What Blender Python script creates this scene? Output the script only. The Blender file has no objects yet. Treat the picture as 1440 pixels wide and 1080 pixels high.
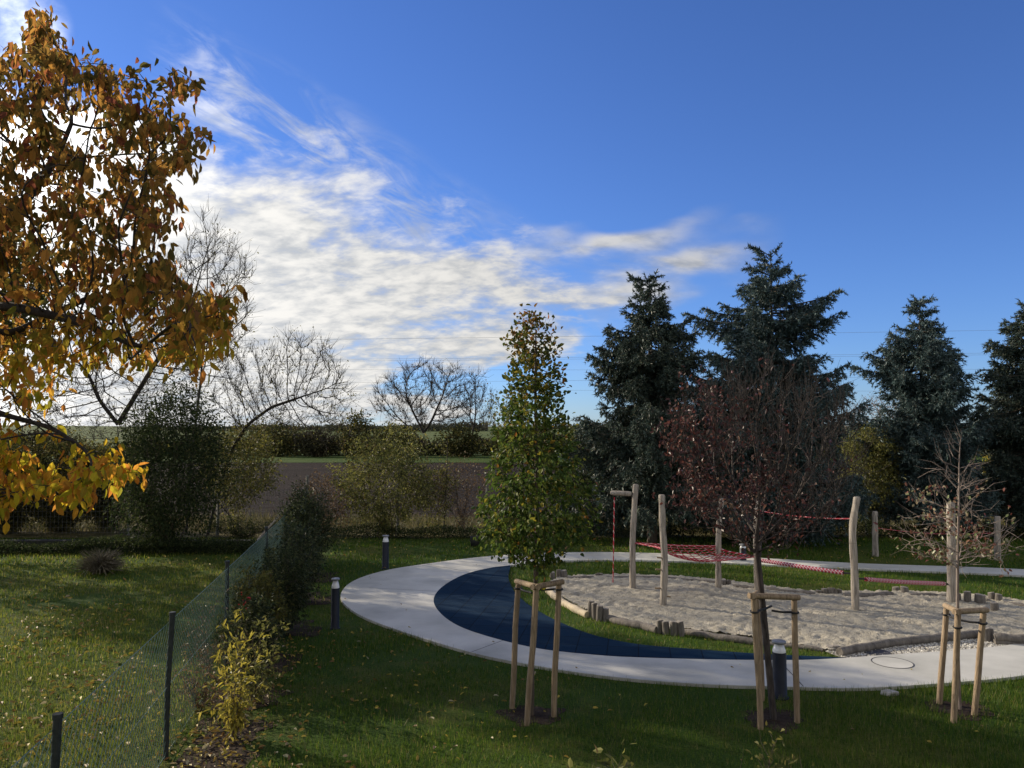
import bpy, math, random
import numpy as np
from mathutils import Vector
from mathutils.geometry import tessellate_polygon

random.seed(7)
RNG = np.random.default_rng(11)
S = bpy.context.scene
COL = S.collection
PI = math.pi
A = np.array

# ------------------------------------------------------------------ camera
F = 1082.0; HC = 3.6; PITCH = math.atan(65 / F)
cam = bpy.data.cameras.new('camera'); camo = bpy.data.objects.new('camera', cam); COL.objects.link(camo)
cam.sensor_width = 36; cam.lens = 36 * F / 1440; cam.clip_end = 4000; cam.clip_start = .05
camo.location = (0, 0, HC); camo.rotation_euler = (PI / 2 + PITCH, 0, 0)
S.camera = camo
fw = A([0, math.cos(PITCH), math.sin(PITCH)]); up = A([0, -math.sin(PITCH), math.cos(PITCH)])

def ray(px, py):
    return fw + A([1., 0, 0]) * ((px - 720) / F) + up * ((540 - py) / F)
def P(px, py, z=0.):
    r = ray(px, py); t = (z - HC) / r[2]
    return A([0, 0, HC]) + r * t
def AT(px, py, d):
    r = ray(px, py); return A([0, 0, HC]) + r * (d / r[1])

# ------------------------------------------------------------------ light and sky
SUN_AZ, SUN_EL = math.radians(-60), math.radians(22)
sd = Vector((math.sin(SUN_AZ) * math.cos(SUN_EL), math.cos(SUN_AZ) * math.cos(SUN_EL), math.sin(SUN_EL)))
sl = bpy.data.lights.new('sun', 'SUN'); sl.energy = 5.0; sl.angle = math.radians(.53); sl.color = (1, .87, .68)
so = bpy.data.objects.new('sun', sl); COL.objects.link(so); so.rotation_euler = sd.to_track_quat('Z', 'Y').to_euler()
so.location = (0, 0, 60)

def nd(nt, typ, ins=None, **at):
    n = nt.nodes.new(typ)
    for k, v in at.items(): setattr(n, k, v)
    for k, v in (ins or {}).items():
        s = n.inputs[k]
        if isinstance(v, bpy.types.NodeSocket): nt.links.new(v, s)
        elif isinstance(v, tuple) and len(v) == 3 and s.type == 'RGBA': s.default_value = v + (1,)
        else: s.default_value = v
    return n
def mth(nt, op, a, b=0., c=0., clamp=False):
    n = nd(nt, 'ShaderNodeMath', {0: a, 1: b, 2: c}, operation=op); n.use_clamp = clamp; return n.outputs[0]
def ramp(nt, fac, stops, interp='LINEAR'):
    n = nd(nt, 'ShaderNodeValToRGB', {0: fac}); cr = n.color_ramp; cr.interpolation = interp
    while len(cr.elements) < len(stops): cr.elements.new(.5)
    for e, (p, c) in zip(cr.elements, stops): e.position = p; e.color = tuple(c) + (1,)
    return n.outputs[0]
def sstep(nt, v, lo, hi):
    n = nd(nt, 'ShaderNodeMapRange', {0: v, 1: lo, 2: hi, 3: 0., 4: 1.}, interpolation_type='SMOOTHSTEP'); return n.outputs[0]
def mixc(nt, f, a, b, mode='MIX'):
    n = nd(nt, 'ShaderNodeMix', None, data_type='RGBA', blend_type=mode)
    for k, v in ((0, f), (6, a), (7, b)):
        if isinstance(v, bpy.types.NodeSocket): nt.links.new(v, n.inputs[k])
        else: n.inputs[k].default_value = v if not isinstance(v, tuple) else v + (1,)
    return n.outputs[2]

def world():
    w = bpy.data.worlds.new('World'); S.world = w; w.use_nodes = True; nt = w.node_tree
    bg = nt.nodes['Background']
    sky = nd(nt, 'ShaderNodeTexSky', None, sky_type='NISHITA'); sky.sun_disc = False
    sky.sun_elevation = SUN_EL; sky.sun_rotation = SUN_AZ; sky.air_density = 1.0; sky.dust_density = .15; sky.ozone_density = 4.0
    sky.altitude = 200
    skyc = mixc(nt, 1.0, sky.outputs[0], SKY_TINT, 'MULTIPLY')
    tc = nd(nt, 'ShaderNodeTexCoord'); sp = nd(nt, 'ShaderNodeSeparateXYZ', {0: tc.outputs['Generated']})
    x, y, z = sp.outputs
    yy = mth(nt, 'MAXIMUM', y, .05); a = mth(nt, 'DIVIDE', x, yy); e = mth(nt, 'DIVIDE', z, yy)
    zz = mth(nt, 'ADD', mth(nt, 'MAXIMUM', z, 0.), .34)
    cv = nd(nt, 'ShaderNodeCombineXYZ', {0: mth(nt, 'DIVIDE', x, zz), 1: mth(nt, 'DIVIDE', y, zz), 2: 0.}).outputs[0]
    mp = nd(nt, 'ShaderNodeMapping', {0: cv, 2: (0, 0, .5), 3: (1.45, 2.1, 1)}).outputs[0]
    n1 = nd(nt, 'ShaderNodeTexNoise', {'Vector': mp, 'Scale': 2.0, 'Detail': 9., 'Roughness': .58, 'Distortion': .25}).outputs[0]
    n2 = nd(nt, 'ShaderNodeTexNoise', {'Vector': mp, 'Scale': 9., 'Detail': 7., 'Roughness': .58, 'Distortion': .2}).outputs[0]
    n3 = nd(nt, 'ShaderNodeTexNoise', {'Vector': mp, 'Scale': 1.3, 'Detail': 3.}).outputs[0]
    n3c = mth(nt, 'SUBTRACT', n3, .5)
    wob = mth(nt, 'ADD', e, mth(nt, 'MULTIPLY', n3c, .32))
    upper = mth(nt, 'SUBTRACT', mth(nt, 'MULTIPLY', mth(nt, 'ADD', a, .39), -.27), -.46)
    mu = sstep(nt, mth(nt, 'SUBTRACT', upper, wob), -.06, .2)
    lower = mth(nt, 'MULTIPLY', mth(nt, 'ADD', a, .12), .46)
    ml = sstep(nt, mth(nt, 'SUBTRACT', wob, lower), -.03, .06)
    mr = sstep(nt, a, .52, .3)
    mb_ = sstep(nt, y, .0, .2)
    mask = mth(nt, 'MULTIPLY', mth(nt, 'MULTIPLY', mu, ml), mth(nt, 'MULTIPLY', mr, mb_))
    nn = mth(nt, 'ADD', mth(nt, 'MULTIPLY', n1, 1.75), mth(nt, 'MULTIPLY', n2, .75))
    left = mth(nt, 'MULTIPLY', sstep(nt, a, .16, -.45), .28)
    cov = mth(nt, 'ADD', mth(nt, 'ADD', mth(nt, 'MULTIPLY', mask, .95), nn), mth(nt, 'SUBTRACT', mth(nt, 'MULTIPLY', left, mask), 1.76))
    den = sstep(nt, cov, .0, .62)
    glow = sstep(nt, a, .45, -.6)
    shade = sstep(nt, mth(nt, 'ADD', mth(nt, 'MULTIPLY', n2, .7), mth(nt, 'MULTIPLY', n1, .5)), .46, .74)
    cc = mixc(nt, shade, (.56, .585, .62), (.96, .94, .90))
    cc = nd(nt, 'ShaderNodeVectorMath', {0: cc, 'Scale': mth(nt, 'MULTIPLY', mth(nt, 'ADD', mth(nt, 'MULTIPLY', glow, .6), .74), CLOUD)}, operation='SCALE').outputs[0]
    sdot = nd(nt, 'ShaderNodeVectorMath', {0: tc.outputs['Generated'], 1: tuple(sd)}, operation='DOT_PRODUCT').outputs['Value']
    cc = nd(nt, 'ShaderNodeVectorMath', {0: cc, 'Scale': mth(nt, 'ADD', mth(nt, 'MULTIPLY', sstep(nt, sdot, .78, 1.), 2.5), 1.)}, operation='SCALE').outputs[0]
    # unseen cloud banks added behind the viewer as neutral fill light
    nb = nd(nt, 'ShaderNodeTexNoise', {'Vector': tc.outputs['Generated'], 'Scale': 3.2, 'Detail': 6., 'Roughness': .55}).outputs[0]
    back = mth(nt, 'MULTIPLY', sstep(nt, y, .38, -.1), mth(nt, 'MULTIPLY', sstep(nt, nb, .36, .56), sstep(nt, z, -.02, .05)))
    # thin cirrus streaks above the bank, and a scrap of cloud higher up
    sl_ = mth(nt, 'ABSOLUTE', mth(nt, 'SUBTRACT', mth(nt, 'ADD', e, mth(nt, 'MULTIPLY', n3c, .10)), mth(nt, 'SUBTRACT', .44, mth(nt, 'MULTIPLY', mth(nt, 'ADD', a, .39), .62))))
    cm = nd(nt, 'ShaderNodeCombineXYZ', {0: mth(nt, 'MULTIPLY', mth(nt, 'SUBTRACT', a, mth(nt, 'MULTIPLY', e, .6)), 5.), 1: mth(nt, 'MULTIPLY', mth(nt, 'ADD', e, mth(nt, 'MULTIPLY', a, .62)), 16.), 2: 0.}).outputs[0]
    nc = nd(nt, 'ShaderNodeTexNoise', {'Vector': cm, 'Scale': 1.3, 'Detail': 7., 'Roughness': .6, 'Distortion': .6}).outputs[0]
    st_ = mth(nt, 'MULTIPLY', mth(nt, 'MULTIPLY', sstep(nt, sl_, .11, .0), mth(nt, 'MULTIPLY', sstep(nt, a, -.5, -.38), sstep(nt, a, .25, -.2))), sstep(nt, nc, .40, .68))
    bl = mth(nt, 'ADD', mth(nt, 'POWER', mth(nt, 'SUBTRACT', a, -.66), 2.), mth(nt, 'POWER', mth(nt, 'SUBTRACT', e, .53), 2.))
    st2 = mth(nt, 'MULTIPLY', sstep(nt, bl, .006, .0), sstep(nt, n1, .36, .6))
    b1 = mth(nt, 'MULTIPLY', sstep(nt, mth(nt, 'ABSOLUTE', mth(nt, 'SUBTRACT', wob, mth(nt, 'ADD', .165, mth(nt, 'MULTIPLY', a, .14)))), .055, .0), mth(nt, 'MULTIPLY', sstep(nt, a, .0, .12), sstep(nt, a, .37, .22)))
    b2 = mth(nt, 'MULTIPLY', sstep(nt, mth(nt, 'ABSOLUTE', mth(nt, 'SUBTRACT', wob, mth(nt, 'ADD', .235, mth(nt, 'MULTIPLY', a, .12)))), .035, .0), mth(nt, 'MULTIPLY', sstep(nt, a, -.05, .08), sstep(nt, a, .3, .14)))
    st3 = mth(nt, 'MULTIPLY', mth(nt, 'ADD', b1, b2), sstep(nt, n1, .34, .62))
    wsp = mth(nt, 'MULTIPLY', mth(nt, 'ADD', mth(nt, 'MULTIPLY', st_, .8), mth(nt, 'ADD', st2, st3)), mb_)
    den = mth(nt, 'MAXIMUM', den, mth(nt, 'MINIMUM', wsp, .9))
    f = mixc(nt, den, skyc, cc)
    f = mixc(nt, back, f, FILL_CLOUD)
    nt.links.new(f, bg.inputs[0]); bg.inputs[1].default_value = SKY_STRENGTH
SKY_STRENGTH = .098; SKY_TINT = (.62, .80, 1.23); CLOUD = 6.6; FILL_CLOUD = (6.7, 6.5, 6.1)
world()
S.view_settings.view_transform = 'Standard'; S.view_settings.look = 'None'; S.view_settings.exposure = .36; S.view_settings.gamma = 1
S.view_settings.use_curve_mapping = False
S.cycles.max_bounces = 8; S.cycles.transparent_max_bounces = 8
S.cycles.use_denoising = True

# ------------------------------------------------------------------ materials
def newmat(name):
    m = bpy.data.materials.new(name); m.use_nodes = True; nt = m.node_tree; nt.nodes.clear()
    return m, nt, nt.nodes.new('ShaderNodeOutputMaterial')
def leafmat(name, stops, trans=.4, rough=.5, zr=None, spec=.35):
    """leaf colours by leaf; zr = (z0, z1, stops) blends a second palette up the tree"""
    m, nt, out = newmat(name)
    g = nd(nt, 'ShaderNodeNewGeometry'); r = g.outputs['Random Per Island']
    c = ramp(nt, r, stops)
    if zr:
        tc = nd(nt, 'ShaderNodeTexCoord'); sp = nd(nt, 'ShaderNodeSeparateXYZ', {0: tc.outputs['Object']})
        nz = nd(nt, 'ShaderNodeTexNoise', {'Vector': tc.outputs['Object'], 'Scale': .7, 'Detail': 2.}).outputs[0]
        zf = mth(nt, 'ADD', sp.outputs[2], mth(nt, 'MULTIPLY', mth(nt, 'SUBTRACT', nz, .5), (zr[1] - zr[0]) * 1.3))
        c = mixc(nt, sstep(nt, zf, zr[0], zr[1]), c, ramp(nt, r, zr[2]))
    b = nd(nt, 'ShaderNodeBsdfPrincipled', {'Base Color': c, 'Roughness': rough, 'Specular IOR Level': spec})
    t = nd(nt, 'ShaderNodeBsdfTranslucent', {0: c})
    mx = nd(nt, 'ShaderNodeMixShader', {0: trans, 1: b.outputs[0], 2: t.outputs[0]})
    nt.links.new(mx.outputs[0], out.inputs[0]); return m
def surf(name, stops, scale=3., detail=6., rough=.8, bump=.3, bscale=20., bdist=.02, stretch=(1, 1, 1), spec=.3, rough_noise=.6, coord='Object', distort=0.):
    m, nt, out = newmat(name)
    tc = nd(nt, 'ShaderNodeTexCoord'); mp = nd(nt, 'ShaderNodeMapping', {0: tc.outputs[coord], 3: stretch}).outputs[0]
    n1 = nd(nt, 'ShaderNodeTexNoise', {'Vector': mp, 'Scale': scale, 'Detail': detail, 'Roughness': rough_noise, 'Distortion': distort}).outputs[0]
    n2 = nd(nt, 'ShaderNodeTexNoise', {'Vector': mp, 'Scale': bscale, 'Detail': 4.}).outputs[0]
    c = ramp(nt, n1, stops)
    b = nd(nt, 'ShaderNodeBsdfPrincipled', {'Base Color': c, 'Roughness': rough, 'Specular IOR Level': spec})
    if bump:
        bp = nd(nt, 'ShaderNodeBump', {'Strength': bump, 'Distance': bdist, 'Height': mth(nt, 'ADD', n2, mth(nt, 'MULTIPLY', n1, .5))})
        nt.links.new(bp.outputs[0], b.inputs['Normal'])
    nt.links.new(b.outputs[0], out.inputs[0]); return m

M = {}
M['bark_dark'] = surf('bark_dark', [(.3, (.018, .014, .011)), (.7, (.06, .05, .04))], 8, stretch=(3, 3, .8), bump=.6, bscale=30)
M['bark_grey'] = surf('bark_grey', [(.3, (.045, .038, .032)), (.7, (.13, .11, .095))], 9, stretch=(3, 3, .7), bump=.5, bscale=30)
M['bark_pale'] = surf('bark_pale', [(.3, (.13, .10, .085)), (.7, (.34, .28, .24))], 9, stretch=(3, 3, .7), bump=.4, bscale=30)
M['bark_plum'] = surf('bark_plum', [(.3, (.022, .018, .016)), (.7, (.095, .078, .07))], 9, stretch=(3, 3, .7), bump=.5, bscale=30)
M['bark_brown'] = surf('bark_brown', [(.3, (.05, .038, .028)), (.7, (.14, .11, .08))], 9, stretch=(3, 3, .7), bump=.5, bscale=30)
M['stake_wood'] = surf('stake_wood', [(.25, (.12, .085, .052)), (.5, (.27, .20, .128)), (.8, (.42, .325, .215))], 4, stretch=(6, 6, .8), bump=.6, bscale=14, rough=.8, distort=1.2)
M['robinia'] = surf('robinia', [(.3, (.13, .112, .092)), (.5, (.33, .29, .24)), (.7, (.48, .43, .36))], 5, stretch=(4.5, 4.5, .45), bump=.9, bscale=14, rough=.88, distort=1.0)
M['old_wood'] = surf('old_wood', [(.25, (.13, .115, .10)), (.5, (.26, .235, .205)), (.8, (.38, .345, .30))], 6, stretch=(2.5, 2.5, .8), bump=.5, bscale=20, rough=.9)
M['pale_log'] = surf('pale_log', [(.25, (.34, .28, .19)), (.75, (.55, .47, .34))], 5, bump=.4, bscale=18)
M['anthracite'] = surf('anthracite', [(.3, (.010, .013, .021)), (.7, (.018, .022, .034))], 6, bump=.05, rough=.5, spec=.2)
M['dark_log'] = surf('dark_log', [(.25, (.07, .062, .055)), (.5, (.15, .135, .118)), (.8, (.25, .225, .195))], 6, stretch=(2.5, 2.5, .8), bump=.6, bscale=20, rough=.9)
M['steel'] = surf('steel', [(.3, (.16, .17, .19)), (.7, (.25, .26, .28))], 6, bump=.05, rough=.4, spec=.5)
M['strap'] = surf('strap', [(.3, (.012, .012, .012)), (.7, (.03, .03, .03))], 6, bump=.1, rough=.6)
M['green_wire'] = surf('green_wire', [(.3, (.07, .13, .095)), (.7, (.14, .22, .165))], 6, bump=0, rough=.35, spec=.6)
M['post_metal'] = surf('post_metal', [(.3, (.015, .02, .02)), (.7, (.04, .045, .045))], 20, bump=.2, rough=.5)
M['grey_wire'] = surf('grey_wire', [(.3, (.10, .10, .10)), (.7, (.16, .16, .16))], 6, bump=0, rough=.5)
M['cement'] = surf('cement', [(.3, (.10, .105, .095)), (.7, (.22, .22, .20))], 6, bump=.3)
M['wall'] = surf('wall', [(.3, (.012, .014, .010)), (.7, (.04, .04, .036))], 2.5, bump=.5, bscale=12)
M['stone'] = surf('stone', [(.3, (.2, .2, .19)), (.7, (.42, .41, .39))], 7, bump=.5, bscale=14)
M['cast_iron'] = surf('cast_iron', [(.3, (.03, .03, .035)), (.7, (.07, .07, .075))], 10, bump=.6, bscale=60, rough=.5)
M['cable'] = surf('cable', [(.3, (.2, .22, .24)), (.7, (.26, .28, .3))], 1, bump=0)
M['lens'] = surf('lens', [(.3, (.62, .64, .66)), (.7, (.8, .82, .84))], 3, bump=0, rough=.18, spec=.6)

def ropemat(name, red, white, period=.05, thr=.62):
    m, nt, out = newmat(name)
    uv = nd(nt, 'ShaderNodeUVMap'); sp = nd(nt, 'ShaderNodeSeparateXYZ', {0: uv.outputs[0]})
    ph = mth(nt, 'FRACT', mth(nt, 'ADD', mth(nt, 'DIVIDE', sp.outputs[0], period), sp.outputs[1]))
    f = mth(nt, 'GREATER_THAN', ph, thr)
    nz = nd(nt, 'ShaderNodeTexNoise', {'Scale': 30.}).outputs[0]
    rc = ramp(nt, nz, [(.3, tuple(.7 * c for c in red)), (.7, red)])
    c = mixc(nt, f, rc, white)
    h = mth(nt, 'PINGPONG', ph, .5)
    bp = nd(nt, 'ShaderNodeBump', {'Strength': .8, 'Distance': .01, 'Height': h})
    b = nd(nt, 'ShaderNodeBsdfPrincipled', {'Base Color': c, 'Roughness': .7, 'Normal': bp.outputs[0], 'Specular IOR Level': .25})
    nt.links.new(b.outputs[0], out.inputs[0]); return m
M['rope_red'] = ropemat('rope_red', (.46, .03, .05), (.6, .48, .46), .17, .78)
M['rope_stripe'] = ropemat('rope_stripe', (.36, .03, .055), (.60, .46, .48), .075, .6)

def lawnmat():
    m, nt, out = newmat('lawn_turf')
    tc = nd(nt, 'ShaderNodeTexCoord'); o = tc.outputs['Object']
    big = nd(nt, 'ShaderNodeTexNoise', {'Vector': o, 'Scale': .35, 'Detail': 4.}).outputs[0]
    fine = nd(nt, 'ShaderNodeTexNoise', {'Vector': o, 'Scale': 28., 'Detail': 5., 'Roughness': .7}).outputs[0]
    mid = nd(nt, 'ShaderNodeTexNoise', {'Vector': o, 'Scale': 3.5, 'Detail': 4.}).outputs[0]
    a_ = ramp(nt, fine, [(.3, (.018, .036, .006)), (.55, (.045, .085, .012)), (.75, (.085, .11, .022))])
    b_ = ramp(nt, fine, [(.3, (.04, .04, .010)), (.55, (.09, .105, .022)), (.75, (.15, .15, .05))])
    c = mixc(nt, sstep(nt, mth(nt, 'ADD', mth(nt, 'MULTIPLY', big, .6), mth(nt, 'MULTIPLY', mid, .4)), .45, .62), a_, b_)
    bp = nd(nt, 'ShaderNodeBump', {'Strength': 1., 'Distance': .04, 'Height': fine})
    b = nd(nt, 'ShaderNodeBsdfPrincipled', {'Base Color': c, 'Roughness': .9, 'Specular IOR Level': .1, 'Normal': bp.outputs[0]})
    nt.links.new(b.outputs[0], out.inputs[0]); return m
M['lawn'] = lawnmat()
M['grass'] = leafmat('grass_blade', [(.0, (.030, .075, .007)), (.5, (.078, .145, .014)), (.85, (.14, .185, .022)), (.97, (.26, .22, .08))], .55, .5, spec=.2)
M['grass_sunlit'] = leafmat('sunlit_grass_blade', [(.0, (.045, .085, .010)), (.45, (.12, .165, .02)), (.8, (.20, .215, .03)), (.97, (.34, .28, .10))], .58, .5, spec=.2)  # blades left of the fence: sunlight put into a lighter, yellower palette
M['dry_grass'] = leafmat('dry_grass', [(0, (.05, .055, .02)), (.5, (.12, .11, .045)), (.85, (.22, .18, .085)), (1, (.06, .09, .02))], .35, .7)
M['meadow'] = surf('meadow', [(.3, (.06, .085, .03)), (.7, (.11, .13, .05))], .08, bump=.6, bscale=2.5, bdist=.1, rough=.95, spec=.05)
M['strip'] = surf('strip', [(.3, (.03, .055, .014)), (.7, (.065, .095, .025))], .3, bump=.8, bscale=4, bdist=.15, rough=.95, spec=.05)
M['tan_ground'] = surf('tan_ground', [(.3, (.03, .032, .014)), (.5, (.09, .08, .035)), (.75, (.19, .16, .08))], 1.6, bump=1, bscale=8, bdist=.1, rough=.95, spec=.05)
M['soil'] = surf('soil', [(.3, (.022, .015, .011)), (.7, (.06, .045, .033))], 5, bump=1, bscale=14, bdist=.05, rough=.95, spec=.1)

def fieldmat():
    m, nt, out = newmat('ploughed_soil')
    tc = nd(nt, 'ShaderNodeTexCoord'); o = tc.outputs['Object']
    n1 = nd(nt, 'ShaderNodeTexNoise', {'Vector': o, 'Scale': 1.1, 'Detail': 8., 'Roughness': .75}).outputs[0]
    n2 = nd(nt, 'ShaderNodeTexNoise', {'Vector': o, 'Scale': .12, 'Detail': 3.}).outputs[0]
    mp = nd(nt, 'ShaderNodeMapping', {0: o, 2: (0, 0, .12), 3: (1, 1, 1)}).outputs[0]
    wv = nd(nt, 'ShaderNodeTexWave', {'Vector': mp, 'Scale': .55, 'Distortion': 3., 'Detail': 3.}, bands_direction='Y').outputs[1]
    c = ramp(nt, mth(nt, 'ADD', mth(nt, 'MULTIPLY', n1, .7), mth(nt, 'MULTIPLY', n2, .3)), [(.35, (.010, .008, .007)), (.55, (.032, .024, .020)), (.74, (.075, .058, .048))])
    bp = nd(nt, 'ShaderNodeBump', {'Strength': 1., 'Distance': .25, 'Height': mth(nt, 'ADD', n1, mth(nt, 'MULTIPLY', wv, .5))})
    b = nd(nt, 'ShaderNodeBsdfPrincipled', {'Base Color': c, 'Roughness': .95, 'Specular IOR Level': .05, 'Normal': bp.outputs[0]})
    nt.links.new(b.outputs[0], out.inputs[0]); return m
M['field'] = fieldmat()

def concretemat():
    m, nt, out = newmat('concrete')
    tc = nd(nt, 'ShaderNodeTexCoord'); o = tc.outputs['Object']
    n1 = nd(nt, 'ShaderNodeTexNoise', {'Vector': o, 'Scale': .7, 'Detail': 6., 'Roughness': .6}).outputs[0]
    n2 = nd(nt, 'ShaderNodeTexNoise', {'Vector': o, 'Scale': 55., 'Detail': 3.}).outputs[0]
    mp = nd(nt, 'ShaderNodeMapping', {0: o, 3: (40, 4, 1), 2: (0, 0, .5)}).outputs[0]
    n3 = nd(nt, 'ShaderNodeTexNoise', {'Vector': mp, 'Scale': 1.5, 'Detail': 2.}).outputs[0]
    c = ramp(nt, n1, [(.3, (.33, .33, .295)), (.48, (.47, .465, .42)), (.66, (.60, .59, .535))])
    c = mixc(nt, mth(nt, 'MULTIPLY', n2, .35), c, (.38, .37, .35))
    v = nd(nt, 'ShaderNodeTexVoronoi', {'Vector': o, 'Scale': 2.3}).outputs[0]
    c = mixc(nt, mth(nt, 'MULTIPLY', sstep(nt, v, .03, .015), .6), c, (.16, .14, .11))
    bp = nd(nt, 'ShaderNodeBump', {'Strength': .35, 'Distance': .006, 'Height': mth(nt, 'ADD', n3, mth(nt, 'MULTIPLY', n2, .6))})
    b = nd(nt, 'ShaderNodeBsdfPrincipled', {'Base Color': c, 'Roughness': .8, 'Specular IOR Level': .25, 'Normal': bp.outputs[0]})
    nt.links.new(b.outputs[0], out.inputs[0]); return m
M['concrete'] = concretemat()
def rubbermat():
    m, nt, out = newmat('blue_rubber')
    tc = nd(nt, 'ShaderNodeTexCoord'); o = tc.outputs['Object']
    mp = nd(nt, 'ShaderNodeMapping', {0: o, 2: (0, 0, .16)}).outputs[0]
    br = nd(nt, 'ShaderNodeTexBrick', {'Vector': mp, 'Scale': 1., 'Mortar Size': .009, 'Mortar Smooth': .2, 'Brick Width': .5, 'Row Height': .5, 'Color1': (.0035, .018, .042), 'Color2': (.005, .023, .052), 'Mortar': (.0006, .004, .011), 'Bias': 0.}, offset=0.)
    n2 = nd(nt, 'ShaderNodeTexNoise', {'Vector': o, 'Scale': 120., 'Detail': 3.}).outputs[0]
    n1 = nd(nt, 'ShaderNodeTexNoise', {'Vector': o, 'Scale': 2., 'Detail': 4.}).outputs[0]
    c = mixc(nt, mth(nt, 'MULTIPLY', n1, .2), br.outputs[0], (.018, .036, .062))
    bp = nd(nt, 'ShaderNodeBump', {'Strength': .5, 'Distance': .006, 'Height': mth(nt, 'SUBTRACT', n2, mth(nt, 'MULTIPLY', br.outputs[1], 2.))})
    b = nd(nt, 'ShaderNodeBsdfPrincipled', {'Base Color': c, 'Roughness': .9, 'Specular IOR Level': .08, 'Normal': bp.outputs[0]})
    nt.links.new(b.outputs[0], out.inputs[0]); return m
M['rubber'] = rubbermat()
M['sand'] = surf('sand', [(.32, (.21, .188, .148)), (.45, (.345, .315, .25)), (.6, (.43, .395, .315)), (.75, (.54, .50, .40))], 9, detail=10., rough_noise=.75, bump=.8, bscale=34, bdist=.035, rough=.95, spec=.1)
M['gravel'] = surf('gravel', [(.3, (.25, .225, .18)), (.5, (.42, .39, .33)), (.7, (.6, .57, .5))], 45, bump=1, bscale=45, bdist=.03, rough=.9)

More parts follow.
